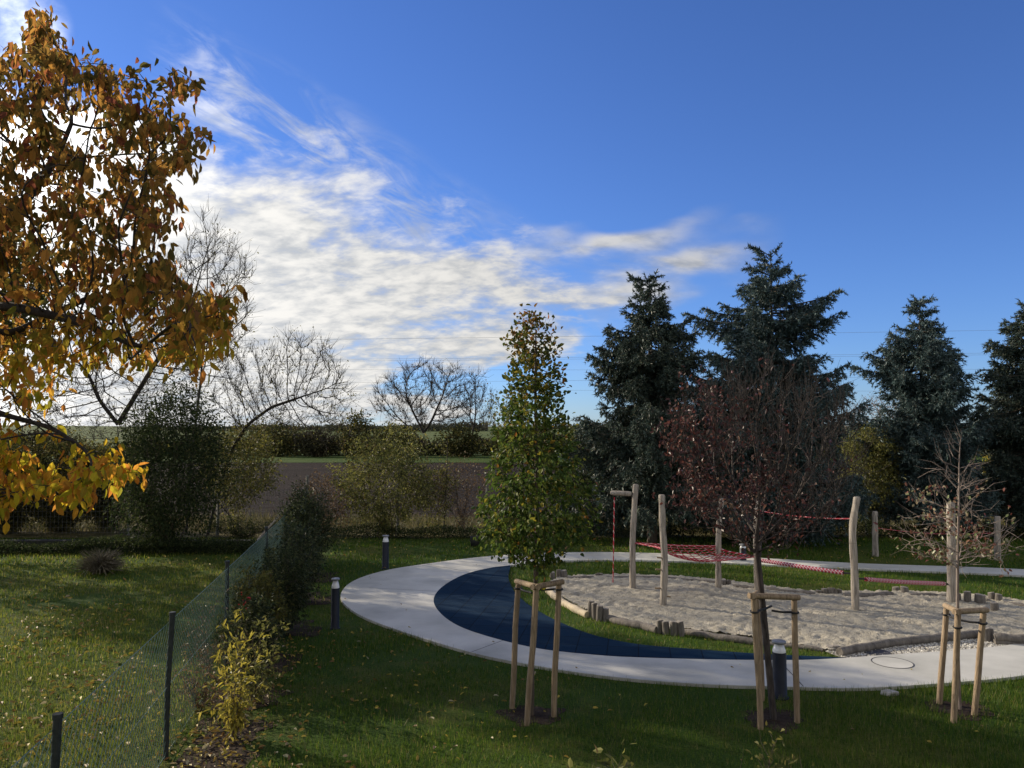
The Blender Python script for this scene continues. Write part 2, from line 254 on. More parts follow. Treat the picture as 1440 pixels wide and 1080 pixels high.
# ------------------------------------------------------------------ mesh tools
class MB:
    def __init__(s): s.v = []; s.f = []; s.mi = []; s.uv = []; s.n = 0
    def add(s, V, Fc, mi=0, uv=None):
        V = np.asarray(V, float).reshape(-1, 3); Fc = np.asarray(Fc, int)
        s.v.append(V); s.f.append(Fc + s.n); s.mi.append(mi); s.uv.append(uv if uv is not None else np.zeros((len(V), 2))); s.n += len(V)
    def build(s, name, mats, parent=None, smooth=True, loc=None, uvs=False):
        me = bpy.data.meshes.new(name)
        V = np.concatenate(s.v) if s.v else np.zeros((0, 3))
        if len(V):
            me.vertices.add(len(V)); me.vertices.foreach_set('co', V.astype(np.float32).ravel())
            li = np.concatenate([f.ravel() for f in s.f]); tot = np.concatenate([np.full(len(f), f.shape[1]) for f in s.f])
            mi = np.concatenate([np.full(len(f), m) for f, m in zip(s.f, s.mi)])
            st = np.concatenate([[0], np.cumsum(tot)[:-1]])
            me.loops.add(len(li)); me.loops.foreach_set('vertex_index', li.astype(np.int32))
            me.polygons.add(len(tot)); me.polygons.foreach_set('loop_start', st.astype(np.int32))
            me.polygons.foreach_set('material_index', mi.astype(np.int32))
            me.polygons.foreach_set('use_smooth', np.full(len(tot), smooth))
            if uvs:
                U = np.concatenate(s.uv)[li]; l = me.uv_layers.new(name='UVMap'); l.data.foreach_set('uv', U.astype(np.float32).ravel())
            me.update(calc_edges=True); me.validate()
        for m in (mats if isinstance(mats, (list, tuple)) else [mats]): me.materials.append(m)
        o = bpy.data.objects.new(name, me); COL.objects.link(o)
        if parent is not None: o.parent = parent
        if loc is not None: o.location = loc
        return o
    # --- shapes
    def tube(s, pts, rads, n=6, mi=0, cap=True, uvs=False):
        pts = np.asarray(pts, float); k = len(pts); rads = np.broadcast_to(np.asarray(rads, float), (k,))
        t = np.gradient(pts, axis=0); t /= np.linalg.norm(t, axis=1)[:, None] + 1e-9
        m = np.abs(t).mean(0); ref = np.eye(3)[int(np.argmin(m))]
        a = np.cross(t, ref); a /= np.linalg.norm(a, axis=1)[:, None] + 1e-9; b = np.cross(t, a)
        th = np.arange(n) * 2 * PI / n
        ring = pts[:, None] + rads[:, None, None] * (np.cos(th)[None, :, None] * a[:, None] + np.sin(th)[None, :, None] * b[:, None])
        V = ring.reshape(-1, 3)
        i = np.arange(k - 1)[:, None] * n; j = np.arange(n)[None]; j2 = (j + 1) % n
        Q = np.stack([i + j, i + j2, i + n + j2, i + n + j], -1).reshape(-1, 4)
        uv = None
        if uvs:
            L = np.concatenate([[0], np.cumsum(np.linalg.norm(np.diff(pts, axis=0), axis=1))])
            uv = np.stack([np.repeat(L, n), np.tile(np.arange(n) / n, k)], -1)
        s.add(V, Q, mi, uv)
        if cap:
            for e, rv in ((0, 0), (k - 1, 1)):
                V2 = np.concatenate([ring[e], pts[e:e + 1]]); jj = np.arange(n); k2 = (jj + 1) % n
                T = np.stack([jj, k2, np.full(n, n)] if rv else [k2, jj, np.full(n, n)], -1)
                s.add(V2, T, mi)
    def sticks(s, a, b, r0, r1, mi=0):
        a = np.asarray(a, float); b = np.asarray(b, float); n = len(a)
        if n == 0: return
        t = b - a; t /= np.linalg.norm(t, axis=1)[:, None] + 1e-9
        ref = np.where(np.abs(t[:, 2:3]) > .8, A([[1., 0, 0]]), A([[0, 0, 1.]]))
        u = np.cross(t, ref); u /= np.linalg.norm(u, axis=1)[:, None] + 1e-9; w = np.cross(t, u)
        r0 = np.broadcast_to(r0, (n,))[:, None]; r1 = np.broadcast_to(r1, (n,))[:, None]
        V = []
        for c, r in ((a, r0), (b, r1)):
            for th in (0, 2.094, 4.189): V.append(c + r * (math.cos(th) * u + math.sin(th) * w))
        V = np.stack(V, 1).reshape(-1, 3); i = np.arange(n)[:, None] * 6
        Q = np.stack([i + A([[0, 1, 4, 3]]), i + A([[1, 2, 5, 4]]), i + A([[2, 0, 3, 5]])], 1).reshape(-1, 4)
        s.add(V, Q, mi)
    def leaves(s, base, axis, nrm, L, W, mi=0, fold=.18, curl=.12, simple=False):
        n = len(base)
        if n == 0: return
        axis = axis / (np.linalg.norm(axis, axis=1)[:, None] + 1e-9)
        side = np.cross(axis, nrm); side /= np.linalg.norm(side, axis=1)[:, None] + 1e-9
        nn = np.cross(side, axis)
        L = np.broadcast_to(L, (n,))[:, None]; W = np.broadcast_to(W, (n,))[:, None]
        tip = base + axis * L - nn * L * curl
        if simple:
            V = np.stack([base, base + axis * L * .45 + side * W * .5 + nn * W * fold, tip, base + axis * L * .45 - side * W * .5 + nn * W * fold], 1)
            s.add(V.reshape(-1, 3), np.arange(n)[:, None] * 4 + A([[0, 1, 2, 3]]), mi); return
        V = np.stack([base, base + axis * L * .28 + side * W * .44 + nn * W * fold, base + axis * L * .65 + side * W * .40 + nn * (W * fold - L * curl * .4),
                      tip, base + axis * L * .65 - side * W * .40 + nn * (W * fold - L * curl * .4), base + axis * L * .28 - side * W * .44 + nn * W * fold], 1)
        i = np.arange(n)[:, None] * 6
        Q = np.concatenate([i + A([[0, 1, 2, 3]]), i + A([[0, 3, 4, 5]])], 1).reshape(-1, 4)
        s.add(V.reshape(-1, 3), Q, mi)

def rnd(n, k=3): return RNG.normal(size=(n, k))
def unit(v): return v / (np.linalg.norm(v, axis=-1, keepdims=True) + 1e-9)
def tag(o, label=None, cat=None, group=None, kind=None):
    if label: o['label'] = label
    if cat: o['category'] = cat
    if group: o['group'] = group
    if kind: o['kind'] = kind
    return o
def thing(name, label, cat, loc, group=None, rz=0):
    o = bpy.data.objects.new(name, None); COL.objects.link(o); o.empty_display_size = .2
    o.location = loc; o.rotation_euler = (0, 0, rz); return tag(o, label, cat, group)
def pip(poly, X, Y):
    poly = np.asarray(poly)[:, :2]; ins = np.zeros(X.shape, bool); j = len(poly) - 1
    for i in range(len(poly)):
        xi, yi = poly[i]; xj, yj = poly[j]
        c = ((yi > Y) != (yj > Y)) & (X < (xj - xi) * (Y - yi) / (yj - yi + 1e-12) + xi); ins ^= c; j = i
    return ins
def catmull(p, k=8):
    p = np.asarray(p, float); q = np.concatenate([[2 * p[0] - p[1]], p, [2 * p[-1] - p[-2]]]); out = []
    for i in range(1, len(q) - 2):
        for t in np.arange(k) / k:
            out.append(.5 * (2 * q[i] + (q[i + 1] - q[i - 1]) * t + (2 * q[i - 1] - 5 * q[i] + 4 * q[i + 1] - q[i + 2]) * t * t + (3 * q[i] - q[i - 1] - 3 * q[i + 1] + q[i + 2]) * t ** 3))
    out.append(p[-1]); return A(out)
def GP(px): return A([P(x, y) for x, y in px])

# ------------------------------------------------------------------ growing woody plants
def grow(att, roots, parents, step, di, dk, trop=(0, 0, 0), jit=.08, maxit=220, rng=RNG):
    pos = [A(r, float) for r in roots]; par = list(parents)
    att = np.asarray(att, float); near = np.zeros(len(att), int); nd_ = np.full(len(att), 1e9)
    def upd(i0):
        nonlocal near, nd_
        new = A(pos[i0:])
        for c in range(0, len(new), 400):
            blk = new[c:c + 400]; D = np.linalg.norm(att[:, None] - blk[None], axis=2); k = D.argmin(1); d = D[np.arange(len(att)), k]
            b = d < nd_; near[b] = k[b] + i0 + c; nd_[b] = d[b]
    upd(0); trop = A(trop, float); kids = {}
    alive = nd_ > dk
    for it in range(maxit):
        act = alive & (nd_ < di)
        if not act.any():
            if it < 3 and alive.any(): act = alive & (nd_ < nd_[alive].min() + step * 3)
            else: break
        P_ = A(pos); dirs = unit(att[act] - P_[near[act]]); acc = np.zeros_like(P_); np.add.at(acc, near[act], dirs)
        idx = np.unique(near[act]); nv = unit(unit(acc[idx]) + trop + jit * rng.normal(size=(len(idx), 3)))
        i0 = len(pos); bad = []
        for i, v in zip(idx, nv):
            q = pos[i] + v * step; ks = kids.setdefault(int(i), [])
            if len(ks) >= 4 or any(np.linalg.norm(q - pos[c]) < step * .35 for c in ks): bad.append(i); continue
            ks.append(len(pos)); pos.append(q); par.append(int(i))
        if bad: alive &= ~(np.isin(near, bad) & act)
        if len(pos) > i0: upd(i0)
        alive &= nd_ > dk
        if not alive.any(): break
    return A(pos), A(par)
def radii(pos, par, tip, ex=2.3, rmax=None):
    n = len(pos); acc = np.zeros(n); r = np.zeros(n)
    for i in range(n - 1, -1, -1):
        r[i] = acc[i] ** (1 / ex) if acc[i] > 0 else tip
        if par[i] >= 0: acc[par[i]] += r[i] ** ex
    if rmax:
        m = r.max()
        if m > rmax: r = tip + (r - tip) * (rmax - tip) / (m - tip)
    return r
def wood(mb, pos, par, r, mi=0, thick=.02):
    n = len(pos); ch = [[] for _ in range(n)]
    for i, p in enumerate(par):
        if p >= 0: ch[p].append(i)
    main = [max(c, key=lambda k: r[k]) if c else -1 for c in ch]
    for i in range(n):
        p = par[i]
        if p >= 0 and main[p] == i: continue
        c = ([p] if p >= 0 else []) + [i]; j = i
        while main[j] >= 0: j = main[j]; c.append(j)
        if len(c) < 2: continue
        pts = pos[c].copy(); rr = r[c].copy()
        if p >= 0: rr[0] = min(r[p], rr[1] * 1.25)
        if len(pts) > 3: pts[1:-1] = .5 * pts[1:-1] + .25 * (pts[:-2] + pts[2:])
        rr[-1] *= .6
        mx = rr.max(); mb.tube(pts, rr, 9 if mx > thick * 3 else (6 if mx > thick else 4), mi, cap=False)
def twigs(mb, pos, par, r, per, length, r0, rthr, up_=.4, mi=0):
    k = np.where((r < rthr) & (par >= 0))[0]; k = np.repeat(k, per)
    d = unit(pos[k] - pos[par[k]]); d = unit(d + .75 * rnd(len(k)) + A([0, 0, up_])); L = length * RNG.uniform(.4, 1.2, len(k))[:, None]
    m = pos[k] + d * L * .55; d2 = unit(d + .35 * rnd(len(k)) + A([0, 0, up_ * .4])); e = m + d2 * L * .5
    mb.sticks(pos[k], m, r0, r0 * .8, mi); mb.sticks(m, e, r0 * .8, r0 * .35, mi)
    return np.concatenate([m, e])
def scatter_leaves(mb, pts, n, spread, L, W, droop=.5, mi=0, simple=False, jl=.3, upn=.5, out=None):
    k = RNG.integers(0, len(pts), n); b = pts[k] + rnd(n) * spread
    ax = rnd(n) * .7 + A([0, 0, -droop])
    if out is not None: ax = ax + unit(b - out) * .8
    nm = rnd(n) * .6 + A([0, 0, upn]); s = RNG.uniform(1 - jl, 1 + jl, n)
    mb.leaves(b, ax, nm, L * s, W * s * RNG.uniform(.8, 1.15, n), mi, simple=simple, fold=RNG.uniform(.05, .3), curl=RNG.uniform(.0, .25))
def ellipsoid(n, c, r, surf_=.4):
    v = unit(rnd(n)) * (RNG.uniform(surf_ ** 3, 1, n) ** (1 / 3))[:, None]; return A(c) + v * A(r)
def clumped(pts, n, size, seed=0):
    """keep points in lumps so that a crown has gaps"""
    k = np.random.default_rng(seed).normal(size=(len(pts) // n + 1, 3)); return pts

def tree(name, label, cat, base, att, trunk, bark, leaf, nl=0, L=.08, W=.05, step=.25, di=2., dk=.4, trop=(0, 0, .1), tip=.006, rmax=None, ex=2.3,
         tw=2, twl=.3, twr=.004, twthr=None, up_=.4, spread=.08, droop=.5, simple=False, group=None, leafpts=None, upn=.5, jit=.08, out=False, lfilter=None):
    """trunk: local polyline(s) from the root; att: local attraction points of the crown"""
    e = thing(name, label, cat, base, group)
    polys = trunk if isinstance(trunk[0][0], (list, tuple, np.ndarray)) else [trunk]
    roots, pars = [], []
    for pl in polys:
        pl = A(pl, float); prev = -1
        for i in range(len(pl)):
            if i == 0: roots.append(pl[0]); pars.append(-1); prev = len(roots) - 1; continue
            seg = np.linalg.norm(pl[i] - pl[i - 1]); m = max(1, int(seg / step))
            for q in range(1, m + 1): roots.append(pl[i - 1] + (pl[i] - pl[i - 1]) * q / m); pars.append(prev); prev = len(roots) - 1
    pos, par = grow(att, roots, pars, step, di, dk, trop, jit)
    r = radii(pos, par, tip, ex, rmax); mb = MB(); wood(mb, pos, par, r)
    # flare at the root
    tp = pos
    if tw: 
        t2 = twigs(mb, pos, par, r, tw, twl, twr, twthr or tip * 2.2, up_); tp = np.concatenate([pos[r < (twthr or tip * 2.2)], t2])
    else: tp = pos[r < (twthr or tip * 2.2)]
    mb.build('trunk', M[bark], e)
    if nl:
        lb = MB(); src = tp
        if lfilter is not None: src = src[lfilter(src)]
        scatter_leaves(lb, src, nl, spread, L, W, droop, 0, simple, upn=upn, out=A([0, 0, src[:, 2].mean()]) if out else None)
        lb.build('crown', M[leaf], e, smooth=False)
    return e

# ------------------------------------------------------------------ ground
def sheet(name, poly, z, mat, kind='structure', thick=0., label=None):
    poly = [(p[0], p[1]) for p in poly]
    ar = sum(poly[i - 1][0] * poly[i][1] - poly[i][0] * poly[i - 1][1] for i in range(len(poly)))
    if ar < 0: poly = poly[::-1]
    n = len(poly); mb = MB(); V = [(x, y, z) for x, y in poly]
    T = tessellate_polygon([[Vector(v) for v in V]])
    tri = []
    for t in T:
        a, b, c = (A(V[k]) for k in t); tri.append(t if np.cross(b - a, c - a)[2] > 0 else t[::-1])
    mb.add(V, tri)
    if thick:
        V2 = V + [(x, y, z - thick) for x, y in poly]; mb.add(V2, [[i, i + n, (i + 1) % n + n, (i + 1) % n] for i in range(n)])
    o = mb.build(name, mat, smooth=False); tag(o, kind=kind, label=label); return o

def rect(x0, x1, y0, y1): return [(x0, y0), (x1, y0), (x1, y1), (x0, y1)]
sheet('ground', rect(-1500, 1500, -60, 1600), 0, M['lawn'])
LX = 60
sheet('rough_ground', [(-LX, 26.0), (LX, 26.0), (LX, 33), (-LX, 33)], .012, M['tan_ground'])
sheet('ploughed_field', [(-250, 32), (250, 32), (260, 85), (-260, 85)], .03, M['field'])
sheet('grass_verge', rect(-300, 300, 85, 118), .05, M['strip'])
# far meadow rising to the horizon
mb = MB(); nx, ny = 60, 30
X, Y = np.meshgrid(np.linspace(-700, 700, nx), np.linspace(114, 560, ny))
Z = .02 + np.clip((Y - 118) / 440, 0, 1) ** .8 * 6.5 + .8 * np.sin(X / 90) * np.clip((Y - 118) / 300, 0, 1)
i = (np.arange(ny - 1)[:, None] * nx + np.arange(nx - 1)[None]).ravel()
mb.add(np.stack([X, Y, Z], -1).reshape(-1, 3), np.stack([i, i + 1, i + nx + 1, i + nx], -1))
tag(mb.build('meadow_hill', M['meadow']), kind='structure')

outer = [(1800, 880), (1600, 925), (1440, 954), (1300, 967), (1200, 972), (1100, 970), (1000, 967), (900, 960), (800, 948), (700, 930), (640, 915), (570, 893), (512, 871), (484, 852), (480, 836), (498, 819), (540, 805), (600, 795), (680, 785), (760, 780), (860, 778.5), (1000, 783), (1200, 794), (1440, 803), (1800, 826)]
blue_left = [(718, 797.5), (690, 801), (657, 809), (632, 821), (615, 835), (610, 850), (622, 868), (648, 885), (695, 901), (759, 916), (839, 925), (900, 928.5), (1014, 931.5), (1121, 932), (1190, 929)]
blue_right = [(1139, 927), (1061, 923), (992, 918), (906, 911), (855, 902), (823, 893), (791, 880), (763, 866), (740, 851), (723, 834), (715, 815), (718, 797.5)]
inner_back = [(1800, 838), (1440, 812), (1200, 802), (1000, 793), (860, 789.5), (780, 792), (718, 797.5)]
inner_front = [(1190, 929), (1250, 924.5), (1320, 920), (1380, 915), (1440, 907), (1600, 878), (1800, 848)]
OUT = catmull(GP(outer)); BL = catmull(GP(blue_left)); BR = catmull(GP(blue_right)); IB = catmull(GP(inner_back)); IF = catmull(GP(inner_front))
path_poly = np.concatenate([OUT, IB, BL[1:], IF[1:]])
blue_poly = np.concatenate([BL, BR[1:-1]])
path = sheet('concrete_path', path_poly, .045, M['concrete'], thick=.12)
sheet('blue_safety_surface', blue_poly, .049, M['rubber'], thick=.12)
jb = MB()
for a, b in (((519, 829.5), (614, 834.5)), ((663, 921), (707, 904.5)), ((905, 779), (880, 789.5)), ((1130, 970), (1095, 932.5)), ((600, 796), (660, 807))):
    a, b = P(*a), P(*b); d = b - a; s = A([-d[1], d[0], 0]) / np.linalg.norm(d) * .007
    jb.add([a + s + [0, 0, .047], a - s + [0, 0, .047], b - s + [0, 0, .047], b + s + [0, 0, .047]], [[0, 1, 2, 3]])
jb.build('joint', M['strap'], path, smooth=False)
sand_px = [(768, 823), (790, 814), (840, 810.5), (927, 811), (1014, 818), (1078, 826), (1147, 833.5), (1263, 834), (1350, 837), (1410, 843), (1500, 856), (1590, 872), (1560, 892), (1440, 899), (1384, 897), (1320, 901), (1260, 907), (1210, 914), (1160, 917), (1061, 900), (964, 889), (923, 883), (854, 871), (825, 861), (790, 842), (770, 832)]
SAND = catmull(GP(sand_px + sand_px[:1]), 5)[:-1]
gravel_poly = np.concatenate([IF[:-20], GP([(1560, 888), (1440, 897), (1384, 894), (1320, 899), (1260, 905), (1210, 912), (1160, 917)])])
sheet('gravel_bed', gravel_poly, .012, M['gravel'])
# sand with footprints and hollows
def sand():
    sp = .04; x0, y0 = SAND[:, :2].min(0) - sp; x1, y1 = SAND[:, :2].max(0) + sp
    X, Y = np.meshgrid(np.arange(x0, x1, sp), np.arange(y0, y1, sp)); Z = np.zeros_like(X)
    r = np.random.default_rng(3)
    for _ in range(4200):
        cx, cy = r.uniform(x0, x1), r.uniform(y0, y1); s = r.uniform(.045, .12) if _ > 350 else r.uniform(.12, .24); h = r.uniform(-.017, .008); an = r.uniform(0, PI)
        ix0, ix1 = int((cx - 3 * s - x0) / sp), int((cx + 3 * s - x0) / sp) + 1; iy0, iy1 = int((cy - 3 * s - y0) / sp), int((cy + 3 * s - y0) / sp) + 1
        sl_ = np.s_[max(iy0, 0):max(iy1, 0), max(ix0, 0):max(ix1, 0)]; dx, dy = X[sl_] - cx, Y[sl_] - cy
        u = (dx * math.cos(an) + dy * math.sin(an)) / (s * 1.5); v = (-dx * math.sin(an) + dy * math.cos(an)) / (s * .8)
        q = u * u + v * v; Z[sl_] += h * np.exp(-q) - h * .45 * np.exp(-(np.sqrt(q) - 1.5) ** 2 * 3)
    m_ = P(985, 836); Z += .16 * np.exp(-((X - m_[0]) ** 2 + (Y - m_[1]) ** 2) / .25)
    Z += r.normal(size=Z.shape) * .007 + .05
    ins = pip(SAND, X + sp / 2, Y + sp / 2)[:-1, :-1]; nx = X.shape[1]; iy, ix = np.nonzero(ins); i = iy * nx + ix
    mb = MB(); mb.add(np.stack([X, Y, Z], -1).reshape(-1, 3), np.stack([i, i + 1, i + nx + 1, i + nx], -1))
    tag(mb.build('sandpit', M['sand']), kind='structure')
sand()
sheet('sand_bed', SAND, .028, M['sand'])
# loose pebbles on the gravel
def pebbles():
    n = 5000; x0, y0 = gravel_poly[:, :2].min(0); x1, y1 = gravel_poly[:, :2].max(0)
    X = RNG.uniform(x0, min(x1, 11), n * 4); Y = RNG.uniform(y0, y1, n * 4); k = pip(gravel_poly, X, Y); X, Y = X[k][:n], Y[k][:n]; n = len(X)
    o = A([[1, 0, 0], [-1, 0, 0], [0, 1, 0], [0, -1, 0], [0, 0, .7], [0, 0, -.5]], float); s = RNG.uniform(.01, .026, n)[:, None, None]
    V = np.stack([X, Y, np.full(n, .02)], -1)[:, None] + (o[None] + RNG.normal(size=(n, 6, 3)) * .25) * s
    t = A([[0, 2, 4], [2, 1, 4], [1, 3, 4], [3, 0, 4]]); mb = MB(); mb.add(V.reshape(-1, 3), (np.arange(n)[:, None, None] * 6 + t[None]).reshape(-1, 3))
    m = leafmat('pebble', [(0, (.2, .18, .15)), (.5, (.42, .4, .35)), (1, (.68, .66, .6))], 0., .8)
    tag(mb.build('gravel', m, smooth=False), kind='stuff')
pebbles()

def blob(c, r, seed, n=40):
    t = np.arange(n) * 2 * PI / n; r_ = np.random.default_rng(seed); w = 1 + sum(r_.uniform(.05, .16) * np.sin(k * t + r_.uniform(0, 6)) for k in (2, 3, 5, 8)); return np.stack([c[0] + r * w * np.cos(t), c[1] + r * w * np.sin(t)], -1)
HARD = [path_poly, blue_poly, SAND, gravel_poly]
def onlawn(X, Y):
    k = np.ones(X.shape, bool)
    for p in HARD: k &= ~pip(p, X, Y)
    return k
TRI = [P(748, 1006), P(1088, 1012), P(1350, 998)]
fence_pt = lambda d: (-3.26 - .1745 * (d - 5.6))
for q_, t_ in enumerate(TRI): sheet('soil_patch', blob(t_, .36, q_), .006, M['soil'])
for q_, (yy_, rr_) in enumerate(((8.7, .42), (9.5, .45), (10.6, .5), (12.2, .6), (14.2, .7), (16.5, .8), (19., .8))): sheet('soil_patch', blob((fence_pt(yy_) + .55, yy_), rr_, 20 + q_), .006 + .001 * q_, M['soil'])
def vnoise(X, Y, s, seed):
    r = np.random.default_rng(seed); v = 0
    for k in range(6):
        a, p = r.uniform(0, 2 * PI), r.uniform(0, 6); f = s * r.uniform(.6, 1.8); v = v + np.sin((X * math.cos(a) + Y * math.sin(a)) * f + p)
    return v / 6
def grass():
    mb = MB()
    for y0, y1, den, h, w in ((7.2, 9.5, 2300, .075, .0055), (9.5, 12, 1500, .075, .0075), (12, 16, 750, .075, .011), (16, 21, 330, .075, .018), (21, 26, 170, .08, .027)):
        xr = y1 * .70 + .3; n = int((y1 - y0) * 2 * xr * den); X = RNG.uniform(-xr, xr, n); Y = RNG.uniform(y0, y1, n)
        k = (np.abs(X) < Y * .70 + .4) & onlawn(X, Y)
        for t in TRI: k &= (np.hypot(X - t[0], Y - t[1]) > .22 + .35 * RNG.uniform(0, 1, n) ** 2)
        k &= RNG.uniform(0, 1, n) < .78 + .9 * vnoise(X, Y, 2.2, 5) + .4 * vnoise(X, Y, .6, 15)
        df = X - (-3.26 - .1745 * (Y - 5.6)); k &= ~((df > 0) & (df < .9) & (RNG.uniform(0, 1, n) < .75))
        X, Y = X[k], Y[k]; n = len(X)
        hh = h * RNG.uniform(.5, 1.25, n) * (1 + .45 * vnoise(X, Y, 1.3, 9)); ww = w * RNG.uniform(.7, 1.3, n)
        an = RNG.uniform(0, 2 * PI, n); b = np.stack([X, Y, np.zeros(n)], -1); s = np.stack([np.cos(an), np.sin(an), np.zeros(n)], -1) * ww[:, None] * .5
        lean = np.stack([-np.sin(an), np.cos(an), np.zeros(n)], -1) * (hh * RNG.uniform(-.7, .7, n))[:, None]
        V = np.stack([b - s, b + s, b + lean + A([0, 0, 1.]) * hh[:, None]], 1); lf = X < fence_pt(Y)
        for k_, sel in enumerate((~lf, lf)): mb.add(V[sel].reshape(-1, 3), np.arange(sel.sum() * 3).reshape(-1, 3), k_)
    tag(mb.build('grass', [M['grass'], M['grass_sunlit']], smooth=False), 'short mown green grass of the lawns', 'grass', kind='stuff')
grass()

# fallen leaves
M['fallen'] = leafmat('fallen_leaf', [(0, (.17, .09, .035)), (.3, (.30, .20, .045)), (.6, (.46, .38, .06)), (.85, (.15, .085, .04)), (1, (.55, .50, .30))], .2, .6)
def litter(name, n, fn, L, label, hard=False):
    X, Y = fn(n * 3); k = pip(path_poly, X, Y) if hard else onlawn(X, Y); X, Y = X[k][:n], Y[k][:n]; n = len(X); mb = MB()
    b = np.stack([X, Y, RNG.uniform(.052, .065, n) if hard else RNG.uniform(.02, .07, n)], -1); ax = rnd(n); ax[:, 2] *= .25; nm = rnd(n) * .45 + A([0, 0, 1.])
    s = L * RNG.uniform(.35, 1.25, n); mb.leaves(b, ax, nm, s, s * .52, fold=.25, curl=.2); tag(mb.build(name, M['fallen'], smooth=False), label, 'fallen leaves', kind='stuff')
def left_fn(n):
    Y = RNG.uniform(7.6, 19, n); X = -RNG.uniform(.15, 1, n) * Y * .7; p = np.clip(1.2 - np.abs(Y - 11) / 6, .08, 1)
    k = (X < fence_pt(Y) - .05) & (RNG.uniform(0, 1, n) < p * (.55 + 1.5 * vnoise(X, Y, 1.2, 3))); return X[k], Y[k]
litter('fallen_leaves', 1700, left_fn, .085, 'yellow and brown cherry leaves fallen on the left lawn')
def right_fn(n):
    Y = RNG.uniform(7.8, 14, n); X = RNG.uniform(-4, 8, n); k = (X > fence_pt(Y) + .5) & (RNG.uniform(0, 1, n) < np.clip(.95 - (X + 3) / 5, .07, 1)); return X[k], Y[k]
litter('fallen_leaves', 420, right_fn, .07, 'sparse yellow leaves fallen on the grass right of the wire fence')
def foot_fn(n):
    Y = 8 + 5.5 * RNG.uniform(0, 1, n) ** 1.5; X = fence_pt(Y) + .45 + .45 * RNG.normal(size=n); return X, Y
litter('leaf_litter', 900, foot_fn, .075, 'brown leaf litter heaped under the shrubs along the wire fence')
litter('fallen_leaves', 350, lambda n: (RNG.uniform(-9, 14, n), RNG.uniform(20, 25.5, n)), .09, 'pale leaves fallen on the back lawn beyond the path')
litter('fallen_leaves', 60, lambda n: (RNG.uniform(-5, 9, n), RNG.uniform(10, 21, n)), .06, 'few dry leaves blown onto the pale concrete path', True)

# ------------------------------------------------------------------ bollard lights
def lathe(mb, prof, n=20, mi=0):
    k = len(prof); th = np.arange(n) * 2 * PI / n
    V = A([[r * math.cos(t), r * math.sin(t), z] for r, z in prof for t in th])
    i = np.arange(k - 1)[:, None] * n; j = np.arange(n)[None]; j2 = (j + 1) % n
    mb.add(V, np.stack([i + j, i + j2, i + n + j2, i + n + j], -1).reshape(-1, 4), mi)
def bollard(px, py, top, r, label):
    b = P(px, py); d = b[1]; h = HC - (top - 605) / F * d
    e = thing('bollard_light', label, 'bollard light', b, 'bollard lights along the path')
    hl = h * .16
    m = MB(); lathe(m, [(0, 0), (r * 1.25, 0), (r * 1.25, .012), (r, .014), (r, h - hl - .035), (r * .97, h - hl - .03), (0, h - hl - .03)], 24); m.build('body', M['anthracite'], e)
    m = MB(); lathe(m, [(r * .93, h - hl - .028), (r * .93, h - hl), (r * .55, h - .032), (0, h - .032)], 24); m.build('reflector', M['lens'], e)
    m = MB(); lathe(m, [(r * .5, h - .031), (r * 1.02, h - .03), (r * 1.02, h - .006), (r * .96, h), (0, h)], 24); m.build('cap', M['steel'], e)
bollard(471, 884, 810, .075, 'dark bollard light at the outer edge of the concrete curve, nearest the hedge')
bollard(542, 800, 751, .085, 'dark bollard light on the back lawn just behind the concrete curve')
bollard(1097, 981, 895, .092, 'dark bollard light standing behind the staked plum trunk, before the path')
bollard(1045, 790, 763, .09, 'small distant bollard light behind the red rope net')

# ------------------------------------------------------------------ timber: stumps and edge logs round the sandpit
def stump(px, py, top, wpx, label, seed):
    r_ = np.random.default_rng(seed); b = P(px, py); d = b[1]; h = HC - (top - 605) / F * d; R = wpx / F * d * .5
    m = MB(); n = 18; th = np.arange(n) * 2 * PI / n; wob = 1 + .05 * np.sin(th * 2 + r_.uniform(0, 6)) + .03 * np.sin(th * 5 + r_.uniform(0, 6))
    tl = r_.uniform(-.012, .012, 2); lean = r_.uniform(-.025, .025, 2); V = []
    for z, q in ((-.05, 1.02), (h * .5, 1.0), (h - .02, .97), (h - .004, .92), (h, .84)):
        f = max(z, 0) / h; V.append(np.stack([np.cos(th) * R * q * wob + lean[0] * f, np.sin(th) * R * q * wob + lean[1] * f, z + (np.cos(th) * tl[0] + np.sin(th) * tl[1]) * f], -1))
    V = np.concatenate(V); i = np.arange(4)[:, None] * n; j = np.arange(n)[None]; j2 = (j + 1) % n
    m.add(V, np.stack([i + j, i + j2, i + n + j2, i + n + j], -1).reshape(-1, 4))
    m.add(np.concatenate([V[-n:], [V[-n:].mean(0)]]), np.stack([np.arange(n), (np.arange(n) + 1) % n, np.full(n, n)], -1))
    o = m.build('palisade_stump', [M['dark_log'], M['old_wood']], loc=b, smooth=False)
    for p in o.data.polygons[:4 * n]: p.use_smooth = True
    for p in o.data.polygons[3 * n:]: p.material_index = 1
    tag(o, label, 'stump', 'round timber stumps edging the sandpit')
ORD = ['first', 'second', 'third', 'fourth', 'fifth', 'sixth', 'seventh', 'eighth']
